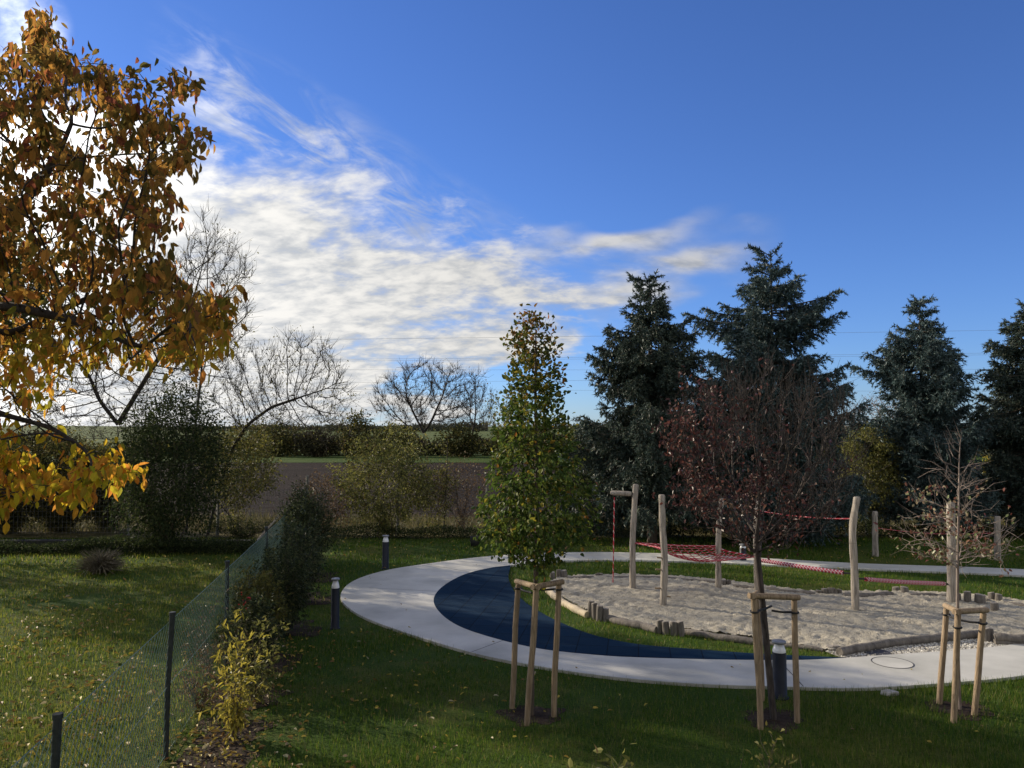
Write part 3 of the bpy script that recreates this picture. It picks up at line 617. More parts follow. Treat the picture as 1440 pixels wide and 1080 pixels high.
CL = [('stump from the left in the short row of three behind the pear tree trunk', [(777, 814.5, 801, 8), (785.5, 813.5, 798, 7), (793.5, 813.5, 799, 9)]),
      ('stump of the low pair behind the hanging red rope', [(839.5, 812, 803, 6.5), (846, 812, 803, 6.5)]),
      ('stump from the left in the row of four stepping down beside the pale log', [(830, 868, 841, 9), (836.8, 870.5, 844, 8.5), (842.6, 873, 847, 8.8), (851.5, 873.5, 851, 8.8)]),
      ('stump from the left in the front row of four nearest the blue surface', [(927.6, 890, 866.6, 9), (937.2, 892, 869.4, 10), (948.4, 893, 869, 10.5), (958.6, 894, 869.2, 10)]),
      ('stump of the small pair right of the far grey post', [(1017.3, 824.5, 811.5, 7.5), (1024.6, 824.5, 812, 7)]),
      ('stump from the left in the far row of five behind the sand', [(1151, 836.4, 826, 9), (1160, 837, 824, 9), (1167.7, 837.6, 822.8, 9.5), (1175, 838.2, 824.5, 6), (1180.8, 837.8, 824.6, 5.5)]),
      ('stump of the shadowed pair below the thick red rope', [(1260, 833, 822, 10), (1273, 836, 822, 10)]),
      ('stump from the left in the scattered cluster right of the crab apple trunk', [(1347.8, 848, 831, 7), (1360.7, 849.5, 828, 9), (1368.8, 851, 843, 6.5), (1378, 851, 832, 13), (1388, 849, 838, 8), (1395, 845, 829, 9), (1399, 862, 843, 11), (1404.5, 847, 831.6, 9)]),
      ('stump of the pale low pair at the near corner of the sand', [(1165.6, 914, 901.5, 11.5), (1175.8, 915, 902, 11.5)]),
      ('stump of the grey pair joining the two logs by the gravel', [(1387, 904, 878, 9), (1394, 903, 878, 8)])]
sd_ = 0
for nm, l in CL:
    for q, s in enumerate(l):
        sd_ += 1; w_ = ('left hand' if q == 0 else 'right hand') if len(l) == 2 else ORD[q]
        stump(*s, w_ + ' ' + nm, sd_)
def log(pts, r, label, mat='old_wood', z=.06):
    r *= .66; z *= .6
    mat = 'dark_log' if mat == 'old_wood' else mat; w = A([P(x, y, z) for x, y in pts]); c = catmull(w, 5) if len(w) > 2 else np.linspace(w[0], w[1], 7); b = c[0].copy(); b[2] = 0; m = MB()
    rr = r * (1 + .06 * np.sin(np.arange(len(c)) * 1.7)); rr[0] *= .9; rr[-1] *= .9
    c = c + RNG.normal(size=c.shape) * .006; m.tube(c - b, rr, 14)
    tag(m.build('edge_log', M[mat], loc=b), label, 'log', 'logs edging the sandpit')
log([(769, 829), (782, 840), (800, 852), (826, 865)], .11, 'sunlit pale log curving from the pear tree to the row of four stumps', 'pale_log', .09)
log([(856, 870), (880, 876), (905, 881), (924, 886)], .11, 'dark grey log between the two front rows of four stumps', z=.09)
log([(963, 888), (995, 894), (1030, 899), (1062, 903)], .10, 'dark grey log right of the front row of four stumps')
log([(1066, 904), (1110, 909), (1158, 915)], .07, 'low log half hidden in grass behind the staked plum', z=.02)
log([(1180, 917), (1212, 911), (1262, 903), (1322, 897.5), (1379, 891.5)], .11, 'long curved grey log between sand and gravel', z=.12)
log([(1399, 896), (1440, 898), (1530, 901)], .10, 'upper grey log leaving the picture above the gravel bed', z=.21)
log([(1399, 903), (1440, 905), (1530, 907)], .09, 'lower grey log under another one beside the gravel bed', z=.07)
log([(798, 814), (835, 812.5)], .08, 'thin dark log between three stumps and the low pair')
log([(851, 812.5), (930, 813), (1010, 820)], .07, 'long dark log along the far sand edge behind the net')
log([(1031, 825), (1050, 827), (1074, 829)], .09, 'short grey log at the far sand edge behind the plum')
log([(1079, 829), (1110, 833), (1146, 836.5)], .10, 'weathered log left of the far row of five stumps')
log([(1186, 838), (1220, 838.5), (1255, 836)], .11, 'thick dark log behind the bent post')
log([(1279, 837.5), (1310, 838), (1343, 840)], .10, 'dark log left of the crab apple trunk at the far sand edge')
log([(1410, 848), (1450, 854), (1510, 865)], .08, 'log running out of the picture along the right sand edge')

# ------------------------------------------------------------------ climbing course in the sand
cb = P(1062, 840); course = thing('climbing_course', 'rope climbing course of grey robinia posts with red net in the sandpit', 'climbing frame', cb)
def lp(v): return A(v) - A(cb)
def post_mesh(pts, d, w, taper=.9):
    c = A([AT(x, y, d) for x, y in pts]); c[0][2] = -.1
    return c, catmull(c, 6) if len(c) > 2 else np.linspace(c[0], c[1], 8)
def cpost(px, r, parent=course, mat='robinia'):
    d = P(*px[0])[1]; c, cc = post_mesh(px, d, 0); k = len(cc); m = MB()
    rr = r * np.linspace(1.05, .9, k) * (1 + .05 * np.sin(np.arange(k) * 1.3 + px[0][0]))
    cc = np.concatenate([cc, cc[-1:] + [0, 0, .02]]); rr = np.append(rr, r * .72); m.tube(cc - A(cb), rr, 14); return m.build('post', M[mat], parent), d
p1, d1 = cpost([(890, 830), (889.5, 780), (890.5, 740), (894, 682)], .070)
p2, d2 = cpost([(932, 854), (934.5, 790), (932, 745), (930.5, 697)], .072)
p3, d3 = cpost([(1010.4, 834), (1010, 780), (1011, 740), (1014.5, 702)], .066)
p4, d4 = cpost([(1065, 833), (1064, 780), (1063.5, 740), (1067, 706)], .066)
p5, d5 = cpost([(1203, 861), (1201.5, 800), (1199, 745), (1205, 700)], .072)
p6, d6 = cpost([(1338, 849), (1338, 790), (1337, 708)], .088)
for q, (x0, x1, y) in enumerate(((924, 931, 784), (935, 942, 794), (922, 931, 800.5), (921, 931, 827), (935, 943, 838.5))):
    m = MB(); m.tube([lp(AT(x0, y, d2 - .02)), lp(AT(x1, y + .6, d2 - .02))], .017, 10); m.build('rung', M['stake_wood'], p2)
m = MB(); a, b = lp(AT(858.5, 693, d1)), lp(AT(887.5, 694.5, d1)); t = b - a
m.tube([a, a + t * .08, a + t * .9, b], [.035, .055, .055, .05], 12); m.build('beam', M['robinia'], course)
def rope(name, pts, r, mat, sag=0., n=14, parent=course):
    a = A(pts[0]); b = A(pts[-1])
    if len(pts) == 2:
        t = np.linspace(0, 1, n)[:, None]; c = a + (b - a) * t; c[:, 2] -= sag * 4 * (t * (1 - t))[:, 0]
    else: c = catmull(pts, 6)
    m = MB(); m.tube(c - A(cb), r, 10, uvs=True); return m.build(name, M[mat], parent, uvs=True)
rope('hanging_rope', [AT(864, 699, d1), AT(863, 760, d1), AT(862, 819, d1)], .012, 'rope_red')
c1, c2, c3, c4 = AT(892, 763.5, d1), AT(933, 776.5, d2), AT(1009, 768, d3), AT(1062, 783, d4)
m = MB(); NG = 11
def patch(u, v):
    # four-cornered hammock: its edges are pulled in and its middle hangs
    eu, ev = 1 - .55 * math.sin(PI * v) * 0, 1
    p = (c1 * (1 - u) + c3 * u) * (1 - v) + (c2 * (1 - u) + c4 * u) * v
    cen = (c1 + c2 + c3 + c4) / 4; k = .30 * (math.sin(PI * u) * (1 - abs(2 * v - 1) ** .0 * 0) * abs(2 * v - 1) ** 2 + math.sin(PI * v) * abs(2 * u - 1) ** 2)
    p = p + (cen - p) * k * .8; p[2] -= .17 * math.sin(PI * u) * math.sin(PI * v) + .16 * math.sin(PI * u) * v ** 2
    return p
for q in range(NG + 1):
    f = q / NG; ed = q in (0, NG); r = .019 if ed else .009
    m.tube(A([patch(f, t) for t in np.linspace(0, 1, 18)]) - A(cb), r, 6, uvs=True)
    m.tube(A([patch(t, f) for t in np.linspace(0, 1, 18)]) - A(cb), r, 6, uvs=True)
m.build('rope_net', M['rope_red'], course, uvs=True)
rope('rope_bridge', [AT(1066, 787.5, d4), AT(1100, 792.5, d4 * .66 + d5 * .34), AT(1140, 799, d4 * .36 + d5 * .64), AT(1186, 805.5, d5 + .15)], .042, 'rope_stripe')
rope('rope_bridge', [AT(1217, 814.5, d5 + .1), AT(1270, 818.5, (d5 + d6) / 2), AT(1328, 821, d6 - .03)], .042, 'rope_stripe')
rope('rope_end', [AT(1185, 805.5, d5 + .15), AT(1200, 807, d5)], .018, 'strap', n=3); rope('rope_end', [AT(1203, 813, d5), AT(1218, 814.5, d5 + .1)], .018, 'strap', n=3)
rope('rope_end', [AT(1327, 821, d6 - .03), AT(1337, 822, d6)], .018, 'strap', n=3)
rope('guide_rope', [AT(1067, 718, d4), AT(1199, 729.5, d5)], .013, 'rope_red', .05)
# second play element beyond the back path
f1b, f2b = P(1231, 782), P(1403, 787.5)
cb_old = cb; cb = (f1b + f2b) / 2
c_2 = thing('rope_walk', 'pair of far grey posts joined by a thin rope behind the path', 'climbing frame', cb)
q1, e1 = cpost([(1231, 782), (1230.5, 750), (1230.5, 720)], .082, c_2); q2, e2 = cpost([(1403, 787.5), (1402.5, 760), (1403, 727)], .085, c_2)
rope('guide_rope', [AT(1231, 742, e1), AT(1403, 749, e2)], .011, 'rope_red', .10, parent=c_2)
cb = cb_old

# ------------------------------------------------------------------ tree stakes
def tripod(label, stakes, rails, straps, trunk_px):
    b = P(*stakes[0][0]); e = thing('tree_stake', label, 'tree stake', b, 'timber stakes round the young trees'); tops = []
    for (bx, by), (tx, ty), dd in stakes:
        d = P(bx, by)[1]; lo = P(bx, by); hi = AT(tx, ty, d + dd); m = MB(); v = hi - lo
        m.tube([lo - b - v * .05, lo - b + v * .3 + RNG.normal(size=3) * .006, lo - b + v * .65 + RNG.normal(size=3) * .006, hi - b], [.036, .038, .037, .036], 12); m.build('stake', M['stake_wood'], e); tops.append((lo, hi))
    for i, j in rails:
        a, c = tops[i][1], tops[j][1]; v = (c - a); v = v / np.linalg.norm(v); m = MB(); o = A([0, 0, .035])
        m.tube([a - v * .07 + o - b, (a + c) / 2 + o - b, c + v * .07 + o - b], .036, 12); m.build('rail', M['stake_wood'], e)
    for i, px, dz in straps:
        lo, hi = tops[i]; h = hi + (lo - hi) * dz; m = MB(); th = np.linspace(0, 2 * PI, 15)
        m.tube(A([h + A([math.cos(t) * .047, math.sin(t) * .047, 0]) for t in th]) - b, .012, 5, cap=False)
        tr = A([trunk_px[0], trunk_px[1], h[2]]); m.tube([h - b + (tr - h) * .12, (tr + h) / 2 - b - A([0, 0, .01]), tr - b], .014, 6); m.build('strap', M['strap'], e)
tripod('pale timber tripod staking the leafy pear tree', [((720, 996), (729, 822), .04), ((741, 1020), (754, 829), .03), ((779, 1008), (786, 823), .03)], ((0, 1), (1, 2)), ((0, 0, .03), (2, 0, .03)), TRI[0])
tripod('timber stakes with one level rail holding the reddish plum', [((1069.5, 1025), (1060, 842), 0), ((1121, 1016), (1117, 844), .0), ((1072, 985), (1066.5, 837), 0)], ((0, 1), (0, 2)), ((0, 0, .1), (1, 0, .1)), TRI[1])
tripod('timber tripod staking the bare crab apple at the right', [((1321, 990), (1331, 856), .03), ((1341, 1016), (1347, 864), .03), ((1370, 1006), (1383, 862), .0)], ((0, 1), (1, 2)), ((0, 0, .06), (2, 0, .1), (1, 0, .12)), TRI[2])

# ------------------------------------------------------------------ covers, stone
m = MB(); lathe(m, [(.21, 0), (.21, .012), (.19, .016), (0, .016)], 28); tag(m.build('drain_cover', M['cast_iron'], loc=P(1234, 920) + [0, 0, .02]), 'dark round drain cover lying in the gravel bed', 'drain cover')
e = thing('manhole_cover', 'round manhole cover filled with concrete in the path', 'manhole cover', P(1255, 936) + [0, 0, .0455])
m = MB(); lathe(m, [(0, .002), (.285, .002)], 36); m.build('infill', M['concrete'], e)
m = MB(); lathe(m, [(.285, .001), (.285, .004), (.30, .004), (.30, .001)], 36); m.build('rim', M['cast_iron'], e)
def rock(name, px, py, s, mat, label, cat, seed):
    r_ = np.random.default_rng(seed); v = unit(r_.normal(size=(60, 3))) * A(s) * r_.uniform(.85, 1.1, (60, 1)); import bmesh
    bm = bmesh.new(); [bm.verts.new(q) for q in v]; bmesh.ops.convex_hull(bm, input=bm.verts); me = bpy.data.meshes.new(name); bm.to_mesh(me); bm.free()
    me.materials.append(M[mat]); o = bpy.data.objects.new(name, me); COL.objects.link(o); o.location = P(px, py) + [0, 0, s[2] * .4]; tag(o, label, cat)
rock('stone', 1252, 977, (.13, .08, .05), 'stone', 'small grey stone at the lower edge of the concrete path', 'stone', 2)
m = MB(); lathe(m, [(0, 0), (.13, 0), (.16, .30), (.14, .30), (.12, .26), (0, .26)], 18); tag(m.build('plant_pot', M['wall'], loc=P(668, 768)), 'small dark pot standing on the back lawn left of the pear', 'pot')
rock('mole_hill', 620, 1, (.1, .1, .1), 'soil', 'x', 'x', 1) if False else None

# ------------------------------------------------------------------ near wire fence
def chain_fence():
    b = A([fence_pt(8.66), 8.66, 0]); e = thing('chain_link_fence', 'green chain link fence with dark posts running across the left lawn', 'fence', b)
    FH = 1.48; L0, L1 = 4.6, 25.2; u = unit(A([-.1745, 1., 0])); q0 = A([fence_pt(L0), L0, 0]); LEN = np.linalg.norm(A([fence_pt(L1), L1, 0]) - q0)
    for d in (5.6, 8.66, 12.0, 16.2, 20.5, 25.0):
        p = A([fence_pt(d), d, 0]) - b; m = MB(); ln = RNG.normal() * .01
        m.tube([p + [0, 0, -.1], p + [ln, 0, .8], p + [ln * 2 + .03 * (d == 8.66), 0, 1.56]], .03, 10); m.tube([p + [ln * 2 + .03 * (d == 8.66), 0, 1.555], p + [ln * 2 + .03 * (d == 8.66), 0, 1.59]], .036, 10); m.build('post', M['post_metal'], e)
    m = MB(); sp = .115; k = np.arange(-int(FH / sp) - 1, int(LEN / sp) + 1) * sp
    for sgn in (1, -1):
        s0 = k if sgn > 0 else k + FH; z0 = np.zeros(len(k)); s1 = s0 + sgn * FH; z1 = np.full(len(k), FH)
        lo0, hi0 = np.minimum(s0, s1), np.maximum(s0, s1); ok = (hi0 > 0) & (lo0 < LEN); s0, s1 = s0[ok], s1[ok]; z0 = np.zeros(len(s0)); z1 = np.full(len(s0), FH)
        for lim in (0, LEN):
            for (sa, za, sb, zb) in ((s0, z0, s1, z1),):
                ta = (lim - sa) / (sb - sa); z = za + (zb - za) * ta
                c = (sa < 0) if lim == 0 else (sa > LEN); sa2 = np.where(c, lim, sa); za2 = np.where(c, z, za)
                c = (sb < 0) if lim == 0 else (sb > LEN); sb2 = np.where(c, lim, sb); zb2 = np.where(c, z, zb)
                s0, z0, s1, z1 = sa2, za2, sb2, zb2
        bul = lambda s, z: .035 * np.sin(s * .9) * np.sin(PI * z / FH)
        A0 = q0 + u * s0[:, None] - b; A1 = q0 + u * s1[:, None] - b; A0[:, 2] = z0 + .02; A1[:, 2] = z1 + .02 - .03 * np.sin(s1 * 1.3) ** 2 * (z1 > 1)
        A0 = A0 + A([.006 * sgn, 0, 0]); A1 = A1 + A([.006 * sgn, 0, 0]); Mi = (A0 + A1) / 2; Mi[:, 0] += bul((s0 + s1) / 2, .7)
        m.sticks(A0, Mi, .0029, .0029); m.sticks(Mi, A1, .0029, .0029)
    for z in (.05, .78, FH - .0): m.tube([q0 - b + [0, 0, z], q0 + u * LEN - b + [0, 0, z]], .004, 4)
    m.build('wire_mesh', M['green_wire'], e, smooth=False)
chain_fence()

# ------------------------------------------------------------------ back boundary
def back_fence():
    D = 26.6; b = A([0, D, 0]); e = thing('boundary_fence', 'wire mesh boundary fence on pale concrete posts along the field edge', 'fence', b)
    for px in (185, 309, 433, 560, 685, 810, 940, 1080, 1215, 1305, 1395, 1500):
        p = AT(px, 605, D) - b; p[2] = 0; m = MB(); h = 2.05 if px in (433, 1215, 685) else 1.75; w = .045
        m.tube([p + [0, 0, -.1], p + [0, 0, h]], [w * 1.3, w * 1.1], 4); m.build('post', M['cement'], e, smooth=False)
    p = AT(433, 605, D) - b; p[2] = 1.75; q = AT(360, 745, D - 1.5) - b; q[2] = 0; m = MB(); m.tube([q, p], .035, 6); m.build('brace', M['robinia'], e)
    m = MB(); x = np.arange(-17.5, 21, .14); z = np.zeros_like(x)
    m.sticks(np.stack([x, z, z + .05], -1), np.stack([x, z, z + 1.55], -1), .0035, .0035)
    for zz in np.arange(.1, 1.6, .18): m.sticks([[-17.5, 0, zz]], [[21, 0, zz]], .0035, .0035)
    m.build('wire_mesh', M['grey_wire'], e, smooth=False)
back_fence()
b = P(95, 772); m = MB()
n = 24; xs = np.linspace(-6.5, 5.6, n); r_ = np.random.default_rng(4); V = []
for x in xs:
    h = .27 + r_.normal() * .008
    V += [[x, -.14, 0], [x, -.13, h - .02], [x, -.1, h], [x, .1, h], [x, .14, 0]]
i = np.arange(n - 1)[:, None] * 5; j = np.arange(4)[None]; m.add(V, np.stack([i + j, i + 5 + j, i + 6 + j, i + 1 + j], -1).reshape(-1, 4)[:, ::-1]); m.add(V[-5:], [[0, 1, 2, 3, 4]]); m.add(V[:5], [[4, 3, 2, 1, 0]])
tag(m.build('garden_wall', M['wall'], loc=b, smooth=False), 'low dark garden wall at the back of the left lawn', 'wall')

# ------------------------------------------------------------------ foliage colours
G = [(0, (.02, .035, .012)), (.6, (.05, .075, .022)), (1, (.09, .11, .03))]
M['f_dark'] = leafmat('evergreen_leaf', [(0, (.014, .026, .010)), (.6, (.04, .058, .02)), (1, (.085, .10, .035))], .4, .65, spec=.15)
M['f_olive'] = leafmat('olive_leaf', [(0, (.06, .07, .02)), (.5, (.14, .14, .035)), (.8, (.24, .22, .05)), (1, (.10, .07, .03))], .45)
M['f_thicket'] = leafmat('thicket_leaf', [(0, (.025, .03, .012)), (.6, (.07, .075, .022)), (.9, (.20, .17, .05)), (1, (.10, .06, .03))], .45, .6, spec=.15)
M['f_lime'] = leafmat('lime_leaf', [(0, (.06, .07, .02)), (.5, (.15, .155, .04)), (.85, (.30, .29, .08)), (1, (.12, .08, .03))], .45)
M['f_hedge'] = leafmat('hedge_leaf', [(0, (.018, .028, .012)), (.6, (.045, .062, .024)), (.9, (.10, .115, .04)), (1, (.13, .13, .06))], .4, .5, spec=.25)
M['f_yellow'] = leafmat('yellow_leaf', [(0, (.16, .15, .03)), (.5, (.40, .34, .05)), (.85, (.58, .48, .09)), (1, (.15, .12, .04))], .45)
M['f_pear'] = leafmat('pear_leaf', [(0, (.03, .06, .012)), (.5, (.075, .12, .022)), (.88, (.14, .17, .03)), (.97, (.32, .27, .035)), (1, (.28, .10, .025))], .42, .5, zr=(3.4, 6.0, [(0, (.04, .055, .014)), (.4, (.09, .10, .02)), (.6, (.20, .13, .03)), (1, (.30, .10, .03))]), spec=.2)
M['f_plum'] = leafmat('plum_leaf', [(0, (.035, .017, .016)), (.6, (.085, .034, .031)), (.88, (.19, .07, .052)), (1, (.24, .16, .11))], .35, .4)
M['f_crab'] = leafmat('crab_leaf', [(0, (.13, .035, .03)), (.4, (.22, .10, .06)), (.7, (.30, .26, .16)), (1, (.22, .28, .10))], .35, .4)
M['f_red'] = leafmat('red_leaf', [(0, (.45, .02, .03)), (1, (.6, .05, .05))], .4)
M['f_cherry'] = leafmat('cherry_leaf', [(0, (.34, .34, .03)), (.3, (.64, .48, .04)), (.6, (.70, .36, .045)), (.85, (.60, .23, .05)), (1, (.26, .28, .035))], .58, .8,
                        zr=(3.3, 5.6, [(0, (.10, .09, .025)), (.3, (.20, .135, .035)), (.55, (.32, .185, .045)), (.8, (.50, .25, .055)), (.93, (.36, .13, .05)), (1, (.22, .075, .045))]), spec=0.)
M['f_brown'] = leafmat('dry_leaf', [(0, (.07, .045, .025)), (.5, (.14, .09, .045)), (1, (.24, .16, .08))], .35)
M['f_far'] = leafmat('far_hedge_leaf', [(0, (.022, .022, .013)), (.5, (.045, .042, .022)), (.85, (.075, .07, .03)), (1, (.09, .055, .035))], .15, .7, spec=.1)
M['f_wood'] = leafmat('far_wood_leaf', [(0, (.05, .055, .04)), (1, (.09, .09, .06))], .15, .8, spec=.05)
M['needle'] = leafmat('blue_needle', [(0, (.018, .036, .035)), (.5, (.05, .088, .085)), (.85, (.11, .165, .16)), (1, (.17, .22, .21))], .12, .5, spec=.3)
M['needle_dark'] = leafmat('dark_needle', [(0, (.014, .026, .020)), (.5, (.038, .062, .050)), (.85, (.085, .12, .095)), (1, (.15, .175, .11))], .12, .5, spec=.3)

# ------------------------------------------------------------------ trees
# cherry: limbs enter from the left
cbp = A([-8.3, 9.6, 0])
def pxpts(poly, n, d0, ds, lo, hi, base):
    poly = A(poly, float); x0, y0 = poly.min(0); x1, y1 = poly.max(0); out = []
    while len(out) < n:
        x, y = RNG.uniform(x0, x1, 4000), RNG.uniform(y0, y1, 4000); k = pip(poly, x, y); x, y = x[k], y[k]
        d = np.clip(d0 + ds * RNG.normal(size=len(x)), lo, hi)
        out += [AT(a, b, c) - base for a, b, c in zip(x, y, d)]
    return A(out[:n])
up1 = [(-330, 180), (-200, 60), (-60, 70), (10, 80), (38, 20), (60, 8), (88, 60), (98, 100), (130, 78), (185, 85), (212, 122), (268, 92), (268, 122), (236, 150), (284, 168), (284, 205), (262, 225), (262, 262), (238, 300), (243, 345), (262, 400), (340, 402), (344, 438), (318, 478), (292, 520), (240, 508), (180, 520), (110, 522), (40, 560), (-120, 600), (-330, 560)]
lw1 = [(-250, 560), (-40, 585), (20, 612), (60, 640), (110, 655), (178, 628), (188, 668), (165, 700), (60, 722), (-60, 730), (-250, 720)]
lw2 = [(-200, 520), (-20, 520), (70, 540), (90, 590), (0, 600), (-200, 590)]
att = np.concatenate([pxpts(up1, 2300, 8.9, 1.1, 6.9, 11.2, cbp), pxpts(lw1, 380, 8.2, .7, 7, 10, cbp), pxpts(lw2, 120, 8.6, .8, 7, 10, cbp)])
L_ = lambda px, py, d: list(AT(px, py, d) - cbp)
cherry_tr = [[[0, 0, 0], [.05, 0, .8], [.12, .0, 1.6], [.1, 0, 2.5], [.0, .1, 3.6], [.1, .2, 4.6], [.4, .2, 5.6]],
             [[.1, 0, 2.4], L_(-90, 670, 8.9), L_(0, 692, 8.5), L_(60, 712, 8.2)],
             [[.0, .1, 3.6], L_(-60, 560, 8.8), L_(5, 583, 8.5), L_(75, 602, 8.3), L_(130, 640, 8.1)],
             [[.05, .15, 4.1], L_(-70, 440, 9.0), L_(15, 430, 8.8), L_(110, 452, 8.7), L_(200, 490, 8.5)],
             [[.1, .2, 4.6], L_(-50, 330, 9.0), L_(30, 290, 9.2), L_(85, 215, 9.3)],
             [[.05, .15, 4.1], L_(-70, 455, 9.4), L_(15, 470, 9.6), L_(120, 420, 9.6), L_(250, 410, 9.4)]]
def voxkeep(p, s, f, seed):
    q = np.floor(p / s + .3).astype(np.int64); h = (q[:, 0] * 73856093 ^ q[:, 1] * 19349663 ^ q[:, 2] * 83492791 ^ seed * 2654435) % 1000; return h < f * 1000
def cherry_keep(p):
    return voxkeep(p, .24, .6, 3) & cherry_keep0(p)
def cherry_keep0(p):
    w = p + cbp; py = 605 - (w[:, 2] - HC) / w[:, 1] * F; px = 720 + w[:, 0] / w[:, 1] * F; return RNG.uniform(0, 1, len(p)) < np.where((py > 540) & (py < 605), .35, np.where((py > 400) & (px < 230) & (py < 540), .55, 1.))
tree('cherry_tree', 'big autumn cherry tree with orange and yellow leaves reaching in from the left', 'tree', cbp, att, cherry_tr, 'bark_dark', 'f_cherry', nl=19000, L=.118, W=.058,
     step=.13, di=1.4, dk=.21, trop=(.05, 0, -.05), tip=.0048, rmax=.2, ex=1.95, tw=1, twl=.18, twr=.003, up_=.1, spread=.06, droop=1.5, upn=.1, twthr=.0075, lfilter=cherry_keep)

# pear: narrow leafy column
def column(n, prof, z0, z1):
    out = []
    while len(out) < n:
        z = RNG.uniform(z0, z1); r = np.interp(z, [p[0] for p in prof], [p[1] for p in prof]); q = math.sqrt(RNG.uniform(.05, 1)) * r; t = RNG.uniform(0, 2 * PI); out.append([q * math.cos(t), q * math.sin(t), z])
    return A(out)
pb = TRI[0]
att = column(900, [(1.75, .15), (1.95, .52), (2.3, .80), (2.7, .76), (3.1, .60), (3.5, .44), (4.0, .40), (4.5, .35), (4.8, .26), (5.1, .2)], 1.85, 5.05) + A([.04, 0, 0])
tree('pear_tree', 'slender young pear tree still in green and bronze leaf', 'tree', pb, att, [[0, 0, 0], [.0, 0, .8], [.05, 0, 1.6], [.07, 0, 2.4], [.06, 0, 3.3], [.05, 0, 4.2], [.06, 0, 4.9]], 'bark_brown', 'f_pear', nl=7200, L=.064, W=.045, lfilter=lambda p: voxkeep(p, .19, .8, 5),
     step=.1, di=.9, dk=.14, trop=(0, 0, .35), tip=.0035, rmax=.045, tw=2, twl=.13, twr=.0025, up_=.5, spread=.05, droop=.35, twthr=.008, out=True)
# plum: vase of bare dark shoots
mb_ = TRI[1]; n = 620; z = RNG.uniform(2.2, 4.25, n); rr = np.interp(z, [2.2, 2.6, 3.2, 3.7, 4.1, 4.5], [.3, .95, 1.3, 1.25, 1.05, .6]); q = np.sqrt(RNG.uniform(.03, 1, n)) * rr; t = RNG.uniform(0, 2 * PI, n)
att = np.stack([q * np.cos(t) - .1, q * np.sin(t), z - .25 * (q / rr) ** 2], -1)
tree('plum_tree', 'young purple leaved plum with mostly bare dark upright shoots', 'tree', mb_, att, [[0, 0, 0], [-.06, 0, .8], [-.12, 0, 1.5], [-.17, 0, 2.05], [-.17, 0, 2.3]], 'bark_plum', 'f_plum', nl=2500, L=.058, W=.033,
     step=.1, di=1.0, dk=.15, trop=(0, 0, .65), tip=.0045, rmax=.046, tw=3, twl=.42, twr=.0034, up_=1.7, spread=.03, droop=.6, twthr=.0075,
     lfilter=lambda p: (RNG.uniform(0, 1, len(p)) < np.clip(.45 - .85 * (p[:, 0] + .15) - .7 * (p[:, 2] - 3.3), .02, 1)))
# crab apple: pale bare shoots
kb = TRI[2]; n = 280; z = RNG.uniform(1.75, 3.45, n); rr = np.interp(z, [1.7, 2.1, 2.5, 3.0, 3.5], [.5, .85, .55, .32, .08]); q = np.sqrt(RNG.uniform(.02, 1, n)) * rr; t = RNG.uniform(0, 2 * PI, n)
att = np.stack([q * np.cos(t) * 1.05 + .02, q * np.sin(t), z], -1)
tree('crab_apple_tree', 'small nearly bare crab apple with pale twigs and few reddish leaves', 'tree', kb, att, [[0, 0, 0], [.0, 0, .9], [.02, 0, 1.5], [.05, 0, 2.2], [.08, 0, 2.7], [.1, 0, 3.2], [.13, 0, 3.5]], 'bark_pale', 'f_crab', nl=520, L=.055, W=.035,
     step=.1, di=.9, dk=.2, trop=(0, 0, .55), tip=.0042, rmax=.034, tw=2, twl=.3, twr=.0034, jit=.03, up_=.5, spread=.03, droop=.4, twthr=.0075, lfilter=lambda p: (p[:, 2] < 2.9) & ((np.sin(p[:, 0] * 7 + 1) * np.sin(p[:, 2] * 6) > .1)))

# bare trees at the back left
b = P(203, 757); n = 900
att = np.concatenate([ellipsoid(600, (-.6, 0, 6.3), (3.4, 2.4, 3.6), .35), ellipsoid(260, (2.0, .3, 7.6), (1.6, 1.6, 3.2), .2), ellipsoid(200, (-3.2, 0, 4.8), (1.6, 1.5, 1.6), .2)])
tree('bare_tree', 'dark bare tree with forked trunk behind the evergreen bush', 'tree', b, att, [[[0, 0, 0], [-.4, 0, .8], [-.85, 0, 1.7], [-1.0, 0, 3.0], [-1.0, 0, 3.8]], [[-1.0, 0, 3.8], [-1.7, .1, 4.6], [-2.2, .2, 5.6]], [[-1.0, 0, 3.8], [-.3, 0, 5.0], [.4, 0, 6.2]]], 'bark_dark', 'f_olive', nl=1300, L=.08, W=.045,
     step=.22, di=2.6, dk=.36, trop=(0, 0, .25), tip=.009, rmax=.2, tw=5, twl=.6, twr=.007, up_=.7, spread=.1, twthr=.014, simple=True)
b = P(292, 752); 
att = np.concatenate([ellipsoid(420, (3.0, 0, 5.1), (1.7, 1.3, 2.0), .2), ellipsoid(200, (1.2, 0, 4.9), (1.4, 1.3, 1.6), .2), ellipsoid(120, (4.2, .2, 4.1), (.9, .9, 1.2), .2)])
tree('bare_tree', 'leaning bare tree stretching right towards the bright sky', 'tree', b, att, [[0, 0, 0], [.35, 0, 1.6], [.8, 0, 3.0], [1.3, 0, 3.8], [2.1, 0, 4.4], [3.1, .1, 4.75]], 'bark_dark', 'f_olive', nl=1400, L=.07, W=.04,
     step=.2, di=2.2, dk=.36, trop=(.06, 0, .32), tip=.008, rmax=.14, tw=5, twl=.6, twr=.0062, up_=.9, spread=.1, twthr=.014, simple=True)
b = P(262, 750)
att = ellipsoid(420, (.5, 0, 8.2), (1.5, 1.3, 3.4), .1)
